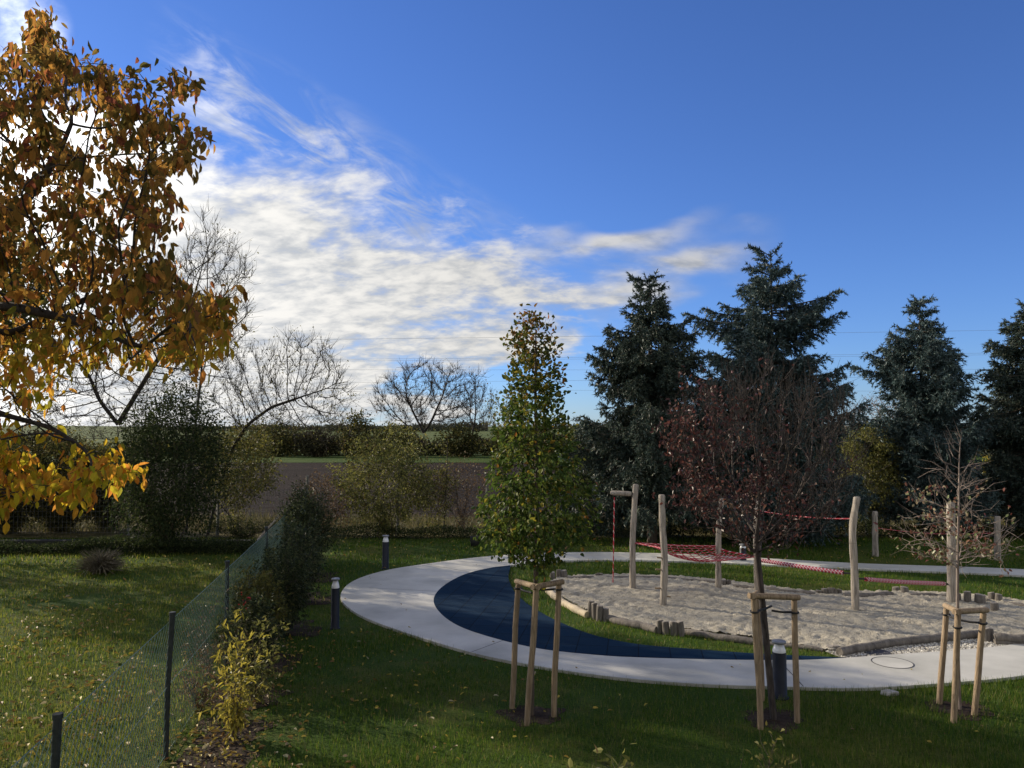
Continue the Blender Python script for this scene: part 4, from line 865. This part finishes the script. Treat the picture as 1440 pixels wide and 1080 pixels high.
tree('bare_tree', 'tall thin bare tree rising behind the cherry branches', 'tree', b, att, [[0, 0, 0], [.1, 0, 2.5], [.3, 0, 4.6], [.4, 0, 5.6]], 'bark_grey', 'f_olive', nl=0, step=.22, di=2.4, dk=.4, trop=(0, 0, .5), tip=.008, rmax=.11, tw=3, twl=.55, twr=.0065, up_=1., twthr=.012)
# unseen trees beyond the left edge, added to throw shade over the lawns
for q, (x, y, zc, rz, rr, lb) in enumerate(((-15.3, 20.7, 7.5, 2.4, 2.8, 'tall leafy unseen tree added just beyond the left picture edge for shade'), (-18.9, 23.4, 5.8, 3.6, 3.1, 'broad unseen tree added for shade beyond the left edge behind the taller one'))):
    tree('shade_tree', lb, 'tree', A([x, y, 0]), ellipsoid(420, (0, 0, zc), (rr, rr, rz), .2), [[0, 0, 0], [.1, 0, 2.0], [0, 0, zc - rz + .4]], 'bark_brown', 'f_olive', nl=9000, L=.17, W=.1, step=.25, di=3, dk=.5, trop=(0, 0, .15), tip=.008, rmax=.17, tw=2, twl=.4, twr=.006, simple=True, spread=.2, twthr=.02)
# far bare trees in the field hedge
b = A([(598 - 720) / F * 108, 108, 0])
att = ellipsoid(900, (0, 0, 8.2), (8.2, 5, 5.2), .35); att = att[att[:, 2] > 4.2]
tree('field_tree', 'wide bare tree standing in the far field hedge', 'tree', b, att, [[[0, 0, 0], [-.2, 0, 3.2]], [[-.2, 0, 3.2], [-1.4, .3, 5.5], [-2.4, .5, 7.5]], [[-.2, 0, 3.2], [1.0, -.2, 5.0], [1.9, -.4, 7.2]], [[-.2, 0, 1.6], [-1.5, 0, 3.4], [-3.4, 0, 5]]], 'bark_dark', 'f_brown', nl=300, L=.3, W=.2, step=.7, di=5.5, dk=1.15, trop=(0, 0, .22), tip=.028, rmax=.42, ex=2.1, tw=8, twl=1.5, twr=.02, up_=.7, twthr=.06, spread=.3, simple=True)
b = A([(662 - 720) / F * 105, 105, 0])
att = ellipsoid(420, (.6, 0, 7.0), (3.0, 3, 4.6), .3); att = att[att[:, 2] > 3.2]
tree('field_tree', 'narrower bare tree just right of the wide field tree', 'tree', b, att, [[0, 0, 0], [.2, 0, 2.8], [.6, 0, 5]], 'bark_dark', 'f_brown', nl=160, L=.3, W=.2, step=.7, di=5, dk=1.1, trop=(0, 0, .3), tip=.028, rmax=.3, ex=2.1, tw=7, twl=1.4, twr=.018, up_=.7, twthr=.06, spread=.3, simple=True)
b = A([(718 - 720) / F * 98, 98, 0])
att = ellipsoid(300, (0, 0, 5.2), (3.4, 3, 3.4), .3); att = att[att[:, 2] > 2]
tree('field_tree', 'low spreading bare tree with orange leaves behind the pear', 'tree', b, att, [[0, 0, 0], [.1, 0, 2]], 'bark_dark', 'f_olive', nl=700, L=.35, W=.25, step=.6, di=5, dk=1, trop=(0, 0, .2), tip=.028, rmax=.25, ex=2.1, tw=2, twl=1.1, twr=.02, up_=.5, twthr=.06, spread=.4, simple=True)

# ------------------------------------------------------------------ spruces
def spruce(name, label, base, H, R, mat, seed, power=.85, droop=.32, zmin=.7, lev=34, lump=.25, top=.5):
    global RNG
    old = RNG; RNG = np.random.default_rng(seed); e = thing(name, label, 'tree', base, 'blue spruces behind the playground')
    tb = MB(); tb.tube([[0, 0, -.1], [.02, 0, H * .3], [-.02, 0, H * .7], [0, 0, H]], [.017 * H + .03, .012 * H, .006 * H, .008], 10); bs, be, br = [], [], []
    nb = MB(); TS, TD, TL = [], [], []
    lob = RNG.uniform(-1, 1, 12); g = 0
    for k in range(lev):
        t = (k + RNG.uniform(-.25, .25)) / lev * .985 + .01; z0 = zmin + t * (H - zmin); zb = z0; cnt = int(round(np.interp(t, [0, .6, 1], [9, 8, 5])))
        for c in range(cnt):
            g += 2.399963 + RNG.normal() * .25; ang = g; z0 = float(np.clip(zb + RNG.normal() * .2, zmin, H - .08))
            prof = np.interp(t, [0, .3, .5, .63, .75, .85, .95, 1], [.95, .92, .82, .76, .56, .30, .12, .02]) * (1 + lump * math.sin(t * 19 + lob[0] * 3) * .4 + lump * lob[int((ang % 6.283) / 6.284 * 12)] * .6)
            L = (R * prof + .12) * (RNG.uniform(.55, 1.12) if RNG.uniform() < .7 else RNG.uniform(.9, 1.28)); dr = np.interp(t, [0, .5, .85, 1], [droop, droop * .8, -.1, -top]); dv = A([math.cos(ang), math.sin(ang), 0])
            s = np.linspace(0, 1, 7); bend = RNG.normal() * .12; sd_v = A([-dv[1], dv[0], 0])
            pts = A([0, 0, z0]) + dv * (s * L)[:, None] + sd_v * (bend * L * s * s)[:, None]; pts[:, 2] += L * (-dr * 1.5 * s + dr * .85 * s ** 2.2 + .16 * s ** 4)
            pts[:, 2] = np.maximum(pts[:, 2], .12)
            tb.tube(pts, np.linspace(.012 + .011 * L, .006, 7), 4, cap=False)
            nt_ = max(5, int(L * 21)); f = RNG.uniform(.12, 1, nt_) ** .75; ii = np.clip((f * 6).astype(int), 0, 5); fr = f * 6 - ii
            p0 = pts[ii] + (pts[ii + 1] - pts[ii]) * fr[:, None]; td = unit(pts[ii + 1] - pts[ii]); sg = np.where(RNG.uniform(0, 1, nt_) < .5, 1, -1)[:, None]
            hang = RNG.uniform(0, 1, nt_)[:, None]
            dd = unit(td * .75 + sg * sd_v * RNG.uniform(.35, 1.0, (nt_, 1)) + A([0, 0, -1.]) * hang * np.interp(t, [0, .8, 1], [1.5, 1.0, -.2]))
            TS.append(p0); TD.append(dd); TL.append((.16 + .30 * L * (1 - f) + .10) * RNG.uniform(.6, 1.25, nt_))
            nh = max(3, int(L * 9)); hi_ = RNG.uniform(.08, .95, nh) * 5.99; h0 = hi_.astype(int); TS.append(pts[h0] + (pts[h0 + 1] - pts[h0]) * (hi_ - h0)[:, None]); TD.append(unit(dv * .35 + .45 * rnd(nh) + A([0, 0, -1.]))); TL.append(np.interp(t, [0, .7, 1], [.62, .4, .12]) * RNG.uniform(.5, 1.1, nh))
            TS.append(pts[-2:-1]); TD.append(unit(pts[-1:] - pts[-2:-1] + A([0, 0, .05]))); TL.append(A([.3]))
    TS = np.concatenate(TS); TD = np.concatenate(TD); TL = np.minimum(np.concatenate(TL), .75)
    TS = np.concatenate([TS, A([[0, 0, H - .35]])]); TD = np.concatenate([TD, A([[0, 0, 1.]])]); TL = np.append(TL, .5)
    cnt = np.maximum(6, (TL / .016).astype(int)) * 1; idx = np.repeat(np.arange(len(TL)), cnt); u = RNG.uniform(0, 1, len(idx))
    p = TS[idx] + TD[idx] * (u * TL[idx])[:, None]; p[:, 2] -= .12 * (u ** 2) * TL[idx]
    ax = unit(TD[idx] * .75 + unit(rnd(len(idx))) * .85); ln = RNG.uniform(.08, .15, len(idx)); sd2 = unit(np.cross(ax, rnd(len(idx)))) * RNG.uniform(.013, .024, len(idx))[:, None]
    V = np.stack([p - sd2, p + sd2, p + ax * ln[:, None]], 1); nb.add(V.reshape(-1, 3), np.arange(len(idx) * 3).reshape(-1, 3))
    tb.sticks(TS, TS + TD * TL[:, None], .006, .003)
    tb.build('trunk', M['bark_brown'], e); nb.build('crown', M[mat], e, smooth=False); RNG = old; return len(idx)
spruce('spruce_tree', 'dark drooping spruce just right of the pear tree', P(917, 763), 8.55, 1.68, 'needle_dark', 21, zmin=1.7, droop=.55, lump=.55, top=.2)
spruce('spruce_tree', 'tallest blue spruce rising behind the plum', P(1092, 760), 9.5, 2.45, 'needle', 22, zmin=1.0, droop=.30, lump=.55, top=.9)
spruce('spruce_tree', 'middle sized blue spruce behind the far grey posts', P(1303, 752), 8.05, 1.78, 'needle', 23, zmin=1.3, droop=.36, lump=.5, top=.8)
spruce('spruce_tree', 'spruce cut off by the right picture edge', P(1462, 752), 8.0, 1.72, 'needle_dark', 24, zmin=1.1, droop=.42, lump=.5, top=.5)

# ------------------------------------------------------------------ shrubs
def shrub(name, label, base, rx, ry, h, leaf, nl, L, W, bark='bark_brown', ns=7, na=None, z0=.25, dens=1., tip=.004, tw=2, twl=.22, droop=.2, spread=.07, group=None, step=.13, up_=.5, simple=True, lean=(0, 0), hollow=.3, cat='shrub', rmax=.03, lf=None):
    na = na or int(260 + 60 * h); att = ellipsoid(na, (lean[0], lean[1], h * (.5 + z0 / 2)), (rx, ry, h * (.5 - z0 / 2)), hollow)
    att += .12 * rnd(len(att)) * min(1, h / 2); att = att[att[:, 2] > .08]
    st = [[[RNG.normal() * rx * .12, RNG.normal() * ry * .12, 0], [RNG.normal() * rx * .3, RNG.normal() * ry * .3, h * RNG.uniform(.2, .4)]] for _ in range(ns)]
    return tree(name, label, cat, base, att, st, bark, leaf, nl=nl, L=L, W=W, step=step, di=1.8 * max(rx, .5), dk=step * 1.6, trop=(0, 0, .3), tip=tip, rmax=rmax, tw=tw, twl=twl, twr=tip * .7, up_=up_, spread=spread, droop=droop, simple=simple, group=group, twthr=tip * 2.4, out=True, lfilter=lf)
shrub('evergreen_bush', 'huge dark evergreen bush at the end of the left lawn', P(238, 775), 1.55, 1.4, 4.6, 'f_dark', 24000, .095, .045, ns=14, na=800, z0=.02, step=.18, twl=.6, spread=.16, up_=1.1, hollow=.1, rmax=.05)
shrub('deciduous_bush', 'thin lime green bush right of the dark evergreen', P(333, 752), 1.25, 1.1, 3.7, 'f_olive', 9500, .085, .05, 'bark_dark', ns=6, na=480, z0=.25, step=.16, spread=.12, twl=.3, hollow=.2, rmax=.045)
shrub('deciduous_bush', 'yellow green bush at the far edge of the back lawn', P(540, 755), 1.65, 1.2, 3.45, 'f_lime', 9500, .095, .055, ns=9, na=620, z0=.12, step=.16, spread=.12, twl=.3, hollow=.2)
shrub('deciduous_bush', 'reddish nearly bare bush left of the pear', P(650, 752), 1.0, .8, 2.4, 'f_brown', 1500, .07, .04, 'bark_plum', ns=10, na=380, z0=.2, step=.15, spread=.1, twl=.4, up_=.9)
shrub('deciduous_bush', 'sparse olive bush between the yellow green and reddish ones', P(612, 752), .75, .6, 2.3, 'f_olive', 2600, .08, .045, ns=4, na=200, z0=.3, step=.15, spread=.12)
shrub('deciduous_bush', 'dusty brown bush behind the tall dark fence shrub', P(452, 752), 1.0, .8, 1.9, 'f_brown', 3600, .07, .04, 'bark_plum', ns=8, na=300, z0=.1, step=.15, spread=.1, twl=.3)
tree('sapling', 'thin dark sapling on the back lawn edge', 'tree', P(624, 752), ellipsoid(60, (0, 0, 2.4), (.35, .35, 1.1), .1), [[0, 0, 0], [.05, 0, 1.2], [.1, 0, 2.4], [.12, 0, 3.3]], 'bark_dark', 'f_olive', nl=60, L=.07, W=.04, step=.15, di=1, dk=.25, trop=(0, 0, .4), tip=.006, rmax=.03, tw=1, twl=.25, twr=.005, simple=True)
# hedge of stems at the far left
for q, (px, py, hh, lb) in enumerate(((10, 750, 3.1, 'leftmost thicket of thin stems above the garden wall'), (85, 748, 3.3, 'thicket of thin stems behind the yellow cherry leaves'), (150, 746, 2.9, 'thicket of thin stems left of the evergreen bush'), (-70, 750, 3.6, 'thicket of stems cut off by the left picture edge'))):
    shrub('thicket', lb, P(px, py), 1.35, .9, hh, 'f_thicket', 15000, .09, .052, 'bark_brown', ns=22, na=520, z0=.05, step=.16, spread=.14, twl=.35, up_=.9, group='thickets along the left boundary', rmax=.03)
shrub('dark_hedge', 'low dark hedge at the back of the left lawn under the lime bush', P(345, 757), 1.3, .35, .62, 'f_dark', 3600, .05, .028, ns=16, na=300, z0=.02, step=.1, spread=.06, twl=.15)
# shrubs along the near fence
GF = 'shrubs along the wire fence'
shrub('privet_shrub', 'tall dark shrub at the far end of the wire fence', P(425, 806), .46, .9, 1.85, 'f_hedge', 11000, .07, .036, ns=9, na=420, z0=.05, spread=.08, group=GF, twl=.42, up_=.9)
shrub('privet_shrub', 'dark glossy shrub in the middle of the fence row', P(416, 850), .44, .7, 1.4, 'f_hedge', 8000, .065, .034, ns=9, na=360, z0=.03, twl=.38, up_=.9, spread=.07, group=GF)
shrub('privet_shrub', 'round dark shrub by the fence left of the first bollard', P(394, 895), .40, .6, 1.3, 'f_hedge', 6500, .06, .031, ns=8, na=280, z0=.03, twl=.35, up_=.9, spread=.06, group=GF)
shrub('deciduous_shrub', 'olive speckled shrub touching the wire fence', P(362, 918), .42, .5, 1.25, 'f_olive', 3600, .065, .03, ns=8, na=230, z0=.05, spread=.06, group=GF)
shrub('deciduous_shrub', 'dark leafed shrub with red tips beside the fence post', P(347, 955), .36, .4, 1.15, 'f_hedge', 3200, .065, .032, ns=7, na=200, z0=.05, spread=.05, group=GF)
shrub('dried_plant', 'dry brown plant leaning on the wire fence', P(292, 955), .22, .45, 1.05, 'f_brown', 420, .05, .025, ns=10, na=160, z0=.05, spread=.05, group=GF, twl=.2)
shrub('yellow_shrub', 'upright yellow leaved shrub nearest the camera at the fence', P(328, 1040), .2, .2, 1.2, 'f_yellow', 400, .09, .028, 'bark_brown', ns=12, na=160, z0=.08, spread=.04, group=GF, up_=1.2, simple=False, step=.1, droop=.1, tip=.003)
shrub('yellow_shrub', 'low yellowing weed between fence and yellow shrub', P(278, 1000), .22, .22, .5, 'f_brown', 260, .06, .03, ns=8, na=90, z0=.05, spread=.04, group=GF, step=.08)
shrub('deciduous_shrub', 'yellowish bush behind the near yellow shrub', P(356, 990), .3, .34, .95, 'f_lime', 700, .075, .028, ns=9, na=150, z0=.05, spread=.05, group=GF, step=.1)
lb = MB(); c_ = P(341, 945); c_[2] = 1.05
scatter_leaves(lb, c_ - P(341, 945) + rnd(12) * A([.06, .06, .05]), 13, .03, .08, .042, .3); st = MB()
st.sticks(A([[0, 0, 0], [.02, 0, 0]]), A([[0, 0, 1.05], [.06, .02, 1.0]]), .006, .003)
e = thing('red_leaved_plant', 'tuft of bright red leaves above the fence shrubs', 'plant', P(341, 945), GF); st.build('stem', M['bark_brown'], e); lb.build('foliage', M['f_red'], e, smooth=False)
# shrubs between and under the spruces
shrub('deciduous_bush', 'pale yellow bush between the two blue spruces', P(1222, 752), .95, .8, 3.6, 'f_lime', 9000, .085, .05, 'bark_grey', ns=8, na=420, z0=.2, step=.16, spread=.12)
shrub('deciduous_bush', 'golden bush beside the rightmost spruce', P(1428, 742), 1.1, .9, 3.0, 'f_yellow', 6500, .085, .05, ns=8, na=380, z0=.15, step=.16, spread=.12)
shrub('deciduous_bush', 'low golden bush behind the hanging rope post', P(905, 738), 1.0, .6, 1.5, 'f_olive', 2000, .07, .04, ns=8, na=220, z0=.1, step=.16, spread=.12)
shrub('deciduous_bush', 'green bush filling the gap between pear and dark spruce', P(815, 748), 1.1, .8, 2.4, 'f_dark', 9000, .09, .05, ns=8, na=360, z0=.08, step=.16, spread=.12)
shrub('deciduous_bush', 'olive bush left of the tall spruce foot', P(1010, 746), 1.0, .8, 1.7, 'f_olive', 4000, .09, .05, ns=8, na=380, z0=.08, step=.16, spread=.12)
b = A([(1237 - 720) / F * 42, 42, 0]); tree('pale_tree', 'pale bare tree glimpsed between the two blue spruces', 'tree', b, ellipsoid(420, (0, 0, 3.6), (2.0, 2.0, 1.9), .2), [[0, 0, 0], [0, 0, 2.2]], 'bark_pale', 'f_brown', nl=1600, L=.1, W=.06, step=.25, di=3, dk=.4, trop=(0, 0, .2), tip=.012, rmax=.12, tw=3, twl=.5, twr=.009, simple=True, spread=.15)
def low_row(px0, px1, d, h, n, mat, label, name='low_hedge', L=.06):
    a, b_ = AT(px0, 605, d), AT(px1, 605, d); a[2] = b_[2] = 0; c = (a + b_) / 2; hw = (b_ - a)[0] / 2; lb = MB(); x = RNG.uniform(-hw, hw, n); hh = h * (.75 + .5 * vnoise(x, x * .3, 2.2, abs(int(px0)) + 7))
    p = np.stack([x, RNG.normal(size=n) * .22, hh * RNG.uniform(0.02, 1, n) ** .8], -1); s = RNG.uniform(.7, 1.3, n)
    lb.leaves(p, rnd(n), rnd(n) + A([0, 0, .5]), L * s, L * .55 * s, simple=True)
    k = int(hw * 16); x = RNG.uniform(-hw, hw, k); q = np.stack([x, RNG.normal(size=k) * .15, 0 * x], -1); lb.sticks(q, q + np.stack([RNG.normal(size=k) * .12, RNG.normal(size=k) * .1, h * RNG.uniform(.5, 1.1, k)], -1), .008, .004, 1)
    tag(lb.build(name, [M[mat], M['bark_dark']], smooth=False, loc=c), label, 'hedge')
low_row(-60, 385, 22.85, .5, 16000, 'f_dark', 'low dark ground cover at the foot of the garden wall', name='ground_cover')
low_row(470, 690, 26.0, .5, 5200, 'f_dark', 'low dark hedge behind the second bollard light')
low_row(690, 1000, 26.1, .75, 9000, 'f_dark', 'low dark hedge behind pear tree and hanging rope')
low_row(1000, 1500, 26.2, .7, 13000, 'f_dark', 'long low dark hedge behind the bent post')
# tuft of dry ornamental grass
m = MB(); n = 620; an = RNG.uniform(0, 2 * PI, n); r = RNG.uniform(.0, .16, n); b0 = np.stack([np.cos(an) * r, np.sin(an) * r, 0 * r], -1); o_ = np.stack([np.cos(an), np.sin(an), 0 * r], -1); h = RNG.uniform(.45, .78, n)[:, None]; sp_ = RNG.uniform(.05, .5, n)[:, None]
el_ = RNG.uniform(.1, 1.5, n)[:, None]; dv_ = o_ * np.cos(el_) * 1.0 + A([0, 0, 1.]) * np.sin(el_); p1_ = b0 + dv_ * .28 * RNG.uniform(.7, 1.2, (n, 1)) + A([0, 0, .1]); p2_ = p1_ + unit(dv_ + o_ * .6 + .5 * rnd(n) - A([0, 0, .3])) * .3 * RNG.uniform(.5, 1.2, (n, 1)); p2_[:, 2] = np.maximum(p2_[:, 2], .02)
m.sticks(b0, p1_, .007, .006); m.sticks(p1_, p2_, .006, .003); M['dry_stem'] = leafmat('dry_stem', [(0, (.07, .06, .04)), (1, (.26, .22, .14))], .2, .7)
tag(m.build('ornamental_grass', M['dry_stem'], loc=P(141, 806), smooth=False), 'rounded tuft of dry brown grass on the left lawn', 'grass tuft')
# tall dry grass behind the boundary fence
m = MB(); n = 26000; X = RNG.uniform(-20, 23, n); Y = 27.2 + 4.5 * RNG.uniform(0, 1, n); h = RNG.uniform(.12, .45, n) * (.8 + .9 * np.clip(vnoise(X, Y, .9, 4), -.6, 1)); an = RNG.uniform(0, 2 * PI, n)
s = np.stack([np.cos(an), np.sin(an), 0 * an], -1) * .014; b0 = np.stack([X, Y, 0 * X], -1); l_ = np.stack([RNG.normal(size=n) * .12, RNG.normal(size=n) * .12, h], -1)
m.add(np.stack([b0 - s, b0 + s, b0 + l_], 1).reshape(-1, 3), np.arange(n * 3).reshape(-1, 3)); tag(m.build('tall_grass', M['dry_grass'], smooth=False), 'tall dry grass along the field edge', 'grass', kind='stuff')
# foreground shrub tips
for px, lb, q in ((852, 'pale green shrub tip at the lower picture edge below the pear', 1), (1095, 'small leafed shrub tip at the lower edge below the plum', 2)):
    c = AT(px, 1090, 6.0); h = c[2] + .07; c[2] = 0
    shrub('garden_shrub', lb, c, .30, .28, h, 'f_lime' if q == 1 else 'f_olive', 420 if q == 1 else 520, .075 if q == 1 else .05, .045 if q == 1 else .03, ns=9, na=160, z0=.25, spread=.03, step=.09, simple=False, group='shrubs below the window')

# ------------------------------------------------------------------ the house the picture is taken from, unseen, added to darken the foreground
M['render'] = surf('wall_render', [(.3, (.42, .40, .36)), (.7, (.52, .50, .46))], 2, bump=.2, bscale=60)
M['tile'] = surf('roof_tile', [(.3, (.12, .05, .035)), (.7, (.22, .09, .06))], 4, bump=.5, bscale=10)
M['glass'] = surf('window_glass', [(.3, (.02, .025, .03)), (.7, (.03, .035, .04))], 2, bump=0, rough=.08, spec=.6)
e = thing('house', 'pale rendered house added unseen behind the viewpoint to darken the foreground', 'house', (3, -6.2, 0))
def bx(m, x0, x1, y0, y1, z0, z1): m.add([[x, y, z] for z in (z0, z1) for x, y in ((x0, y0), (x1, y0), (x1, y1), (x0, y1))], [[0, 1, 5, 4], [1, 2, 6, 5], [2, 3, 7, 6], [3, 0, 4, 7], [4, 5, 6, 7], [3, 2, 1, 0]])
m = MB(); bx(m, -9, 9, -4.5, 4.5, 0, 6.4); m.build('wall', M['render'], e, smooth=False)
m = MB(); m.add([[-9.4, -5, 6.403], [9.4, -5, 6.403], [9.4, 5.1, 6.403], [-9.4, 5.1, 6.403], [-9.4, 0, 9.6], [9.4, 0, 9.6]], [[3, 2, 1, 0], [2, 3, 4, 5], [0, 1, 5, 4]]); m.add([[-9.4, -5, 6.403], [-9.4, 5.1, 6.403], [-9.4, 0, 9.6], [9.4, -5, 6.403], [9.4, 5.1, 6.403], [9.4, 0, 9.6]], [[1, 0, 2], [3, 4, 5]]); m.build('roof', M['tile'], e, smooth=False)
for x in (-6.5, -3.2, .1, 3.4, 6.7):
    for z in (.9, 3.9):
        m = MB(); bx(m, x - .62, x + .62, 4.5, 4.56, z, z + 1.45); w_ = m.build('window', M['render'], e, smooth=False)
        m = MB(); bx(m, x - .54, x + .54, 4.562, 4.57, z + .08, z + 1.37); m.build('pane', M['glass'], w_, smooth=False)

# ------------------------------------------------------------------ far things
def mass(name, x0, x1, d, dep, h, n, L, mat, label, seed, cat='hedge'):
    X = RNG.uniform(x0, x1, n); Y = d + RNG.uniform(0, dep, n); hh = h * (1 + .75 * vnoise(X, Y * 0, .22, seed) + .4 * vnoise(X, Y, .9, seed + 1)); u = RNG.uniform(0, 1, n) ** .7
    Z0 = np.interp(Y, [0, 118, 130, 200, 300, 420, 560], [0, 0, .25, 1.6, 3.1, 4.9, 6.5]) if d > 118 else 0 * Y
    m = MB(); s = L * RNG.uniform(.6, 1.4, n); m.leaves(np.stack([X, Y, Z0 + hh * u], -1), rnd(n), rnd(n) + A([0, 0, .4]), s, s * .6, simple=True); tag(m.build(name, M[mat], smooth=False), label, cat, kind='stuff')
mass('field_hedge', -85, 75, 109, 3, 2.5, 40000, .42, 'f_far', 'dark field hedge beyond the ploughed field', 31)
mass('field_hedge', -60, 75, 107, 2, 1.9, 6000, .42, 'f_olive', 'patches of olive bushes in the far field hedge', 35)
mass('distant_wood', -150, -60, 330, 20, 1.6, 5000, .9, 'f_wood', 'faint distant tree line on the left horizon', 41, 'wood')
mass('distant_wood', -75, -10, 300, 20, 2.2, 5000, .9, 'f_wood', 'distant trees on the horizon behind the field tree', 43, 'wood')
mass('distant_wood', 10, 260, 300, 20, 2.2, 9000, .9, 'f_wood', 'distant tree line behind the spruces', 47, 'wood')
# single bushes and small trees in the far hedge
for q, (px, dd, hh, w, lf, lb) in enumerate(((392, 104, 4.2, 3.2, 'f_thicket', 'rounded far bush at the left end of the field hedge'), (446, 103, 3.0, 3.0, 'f_far', 'low dark far bush in the field hedge'), (500, 106, 5.6, 2.6, 'f_thicket', 'taller thin far bush left of the wide field tree'), (556, 104, 3.6, 2.8, 'f_olive', 'olive far bush at the foot of the wide field tree'), (648, 103, 3.4, 2.6, 'f_thicket', 'brownish far bush between the two field trees'), (728, 100, 4.0, 3.0, 'f_olive', 'yellowish far bush beside the low spreading tree'), (838, 104, 4.2, 3.2, 'f_thicket', 'far bush glimpsed between pear and dark spruce'), (1000, 104, 4.4, 3.4, 'f_far', 'dark far bush between the two tallest spruces'), (1385, 104, 4.6, 3.6, 'f_far', 'dark far bush left of the rightmost spruce'))):
    shrub('field_bush', lb, A([(px - 720) / F * dd, dd, .05]), w, 1.6, hh, lf, 2600, .34, .22, 'bark_dark', ns=6, na=130, z0=.05, tip=.02, tw=2, twl=1.0, spread=.4, step=.5, rmax=.12, group='bushes in the field hedge')
# power lines
for q, (pa, pb_, dd, lb) in enumerate((((700, 474), (1440, 461), 150, 'highest thin wire crossing the sky'), ((440, 503), (1440, 495.5), 165, 'upper thin wire of the close middle pair'), ((430, 505.5), (1440, 498), 168, 'lower thin wire of the close middle pair'), ((600, 513), (1440, 523), 180, 'sagging wire just below the middle pair'), ((480, 536), (1440, 527), 185, 'thin wire low above the horizon'), ((600, 539), (1440, 556), 190, 'lowest thin wire crossing the sky'))):
    a = AT(pa[0] - 500, pa[1] + 6, dd); b = AT(pb_[0] + 500, pb_[1] - 6, dd); mid = AT((pa[0] + pb_[0]) / 2, (pa[1] + pb_[1]) / 2 + 2, dd)
    t = np.linspace(0, 1, 30)[:, None]; c = a * (1 - t) ** 2 + 2 * t * (1 - t) * (2 * mid - (a + b) / 2) + b * t * t; m = MB(); m.tube(c - a, .02, 4)
    tag(m.build('power_line', M['cable'], loc=a), lb, 'power line', 'power lines above the field')
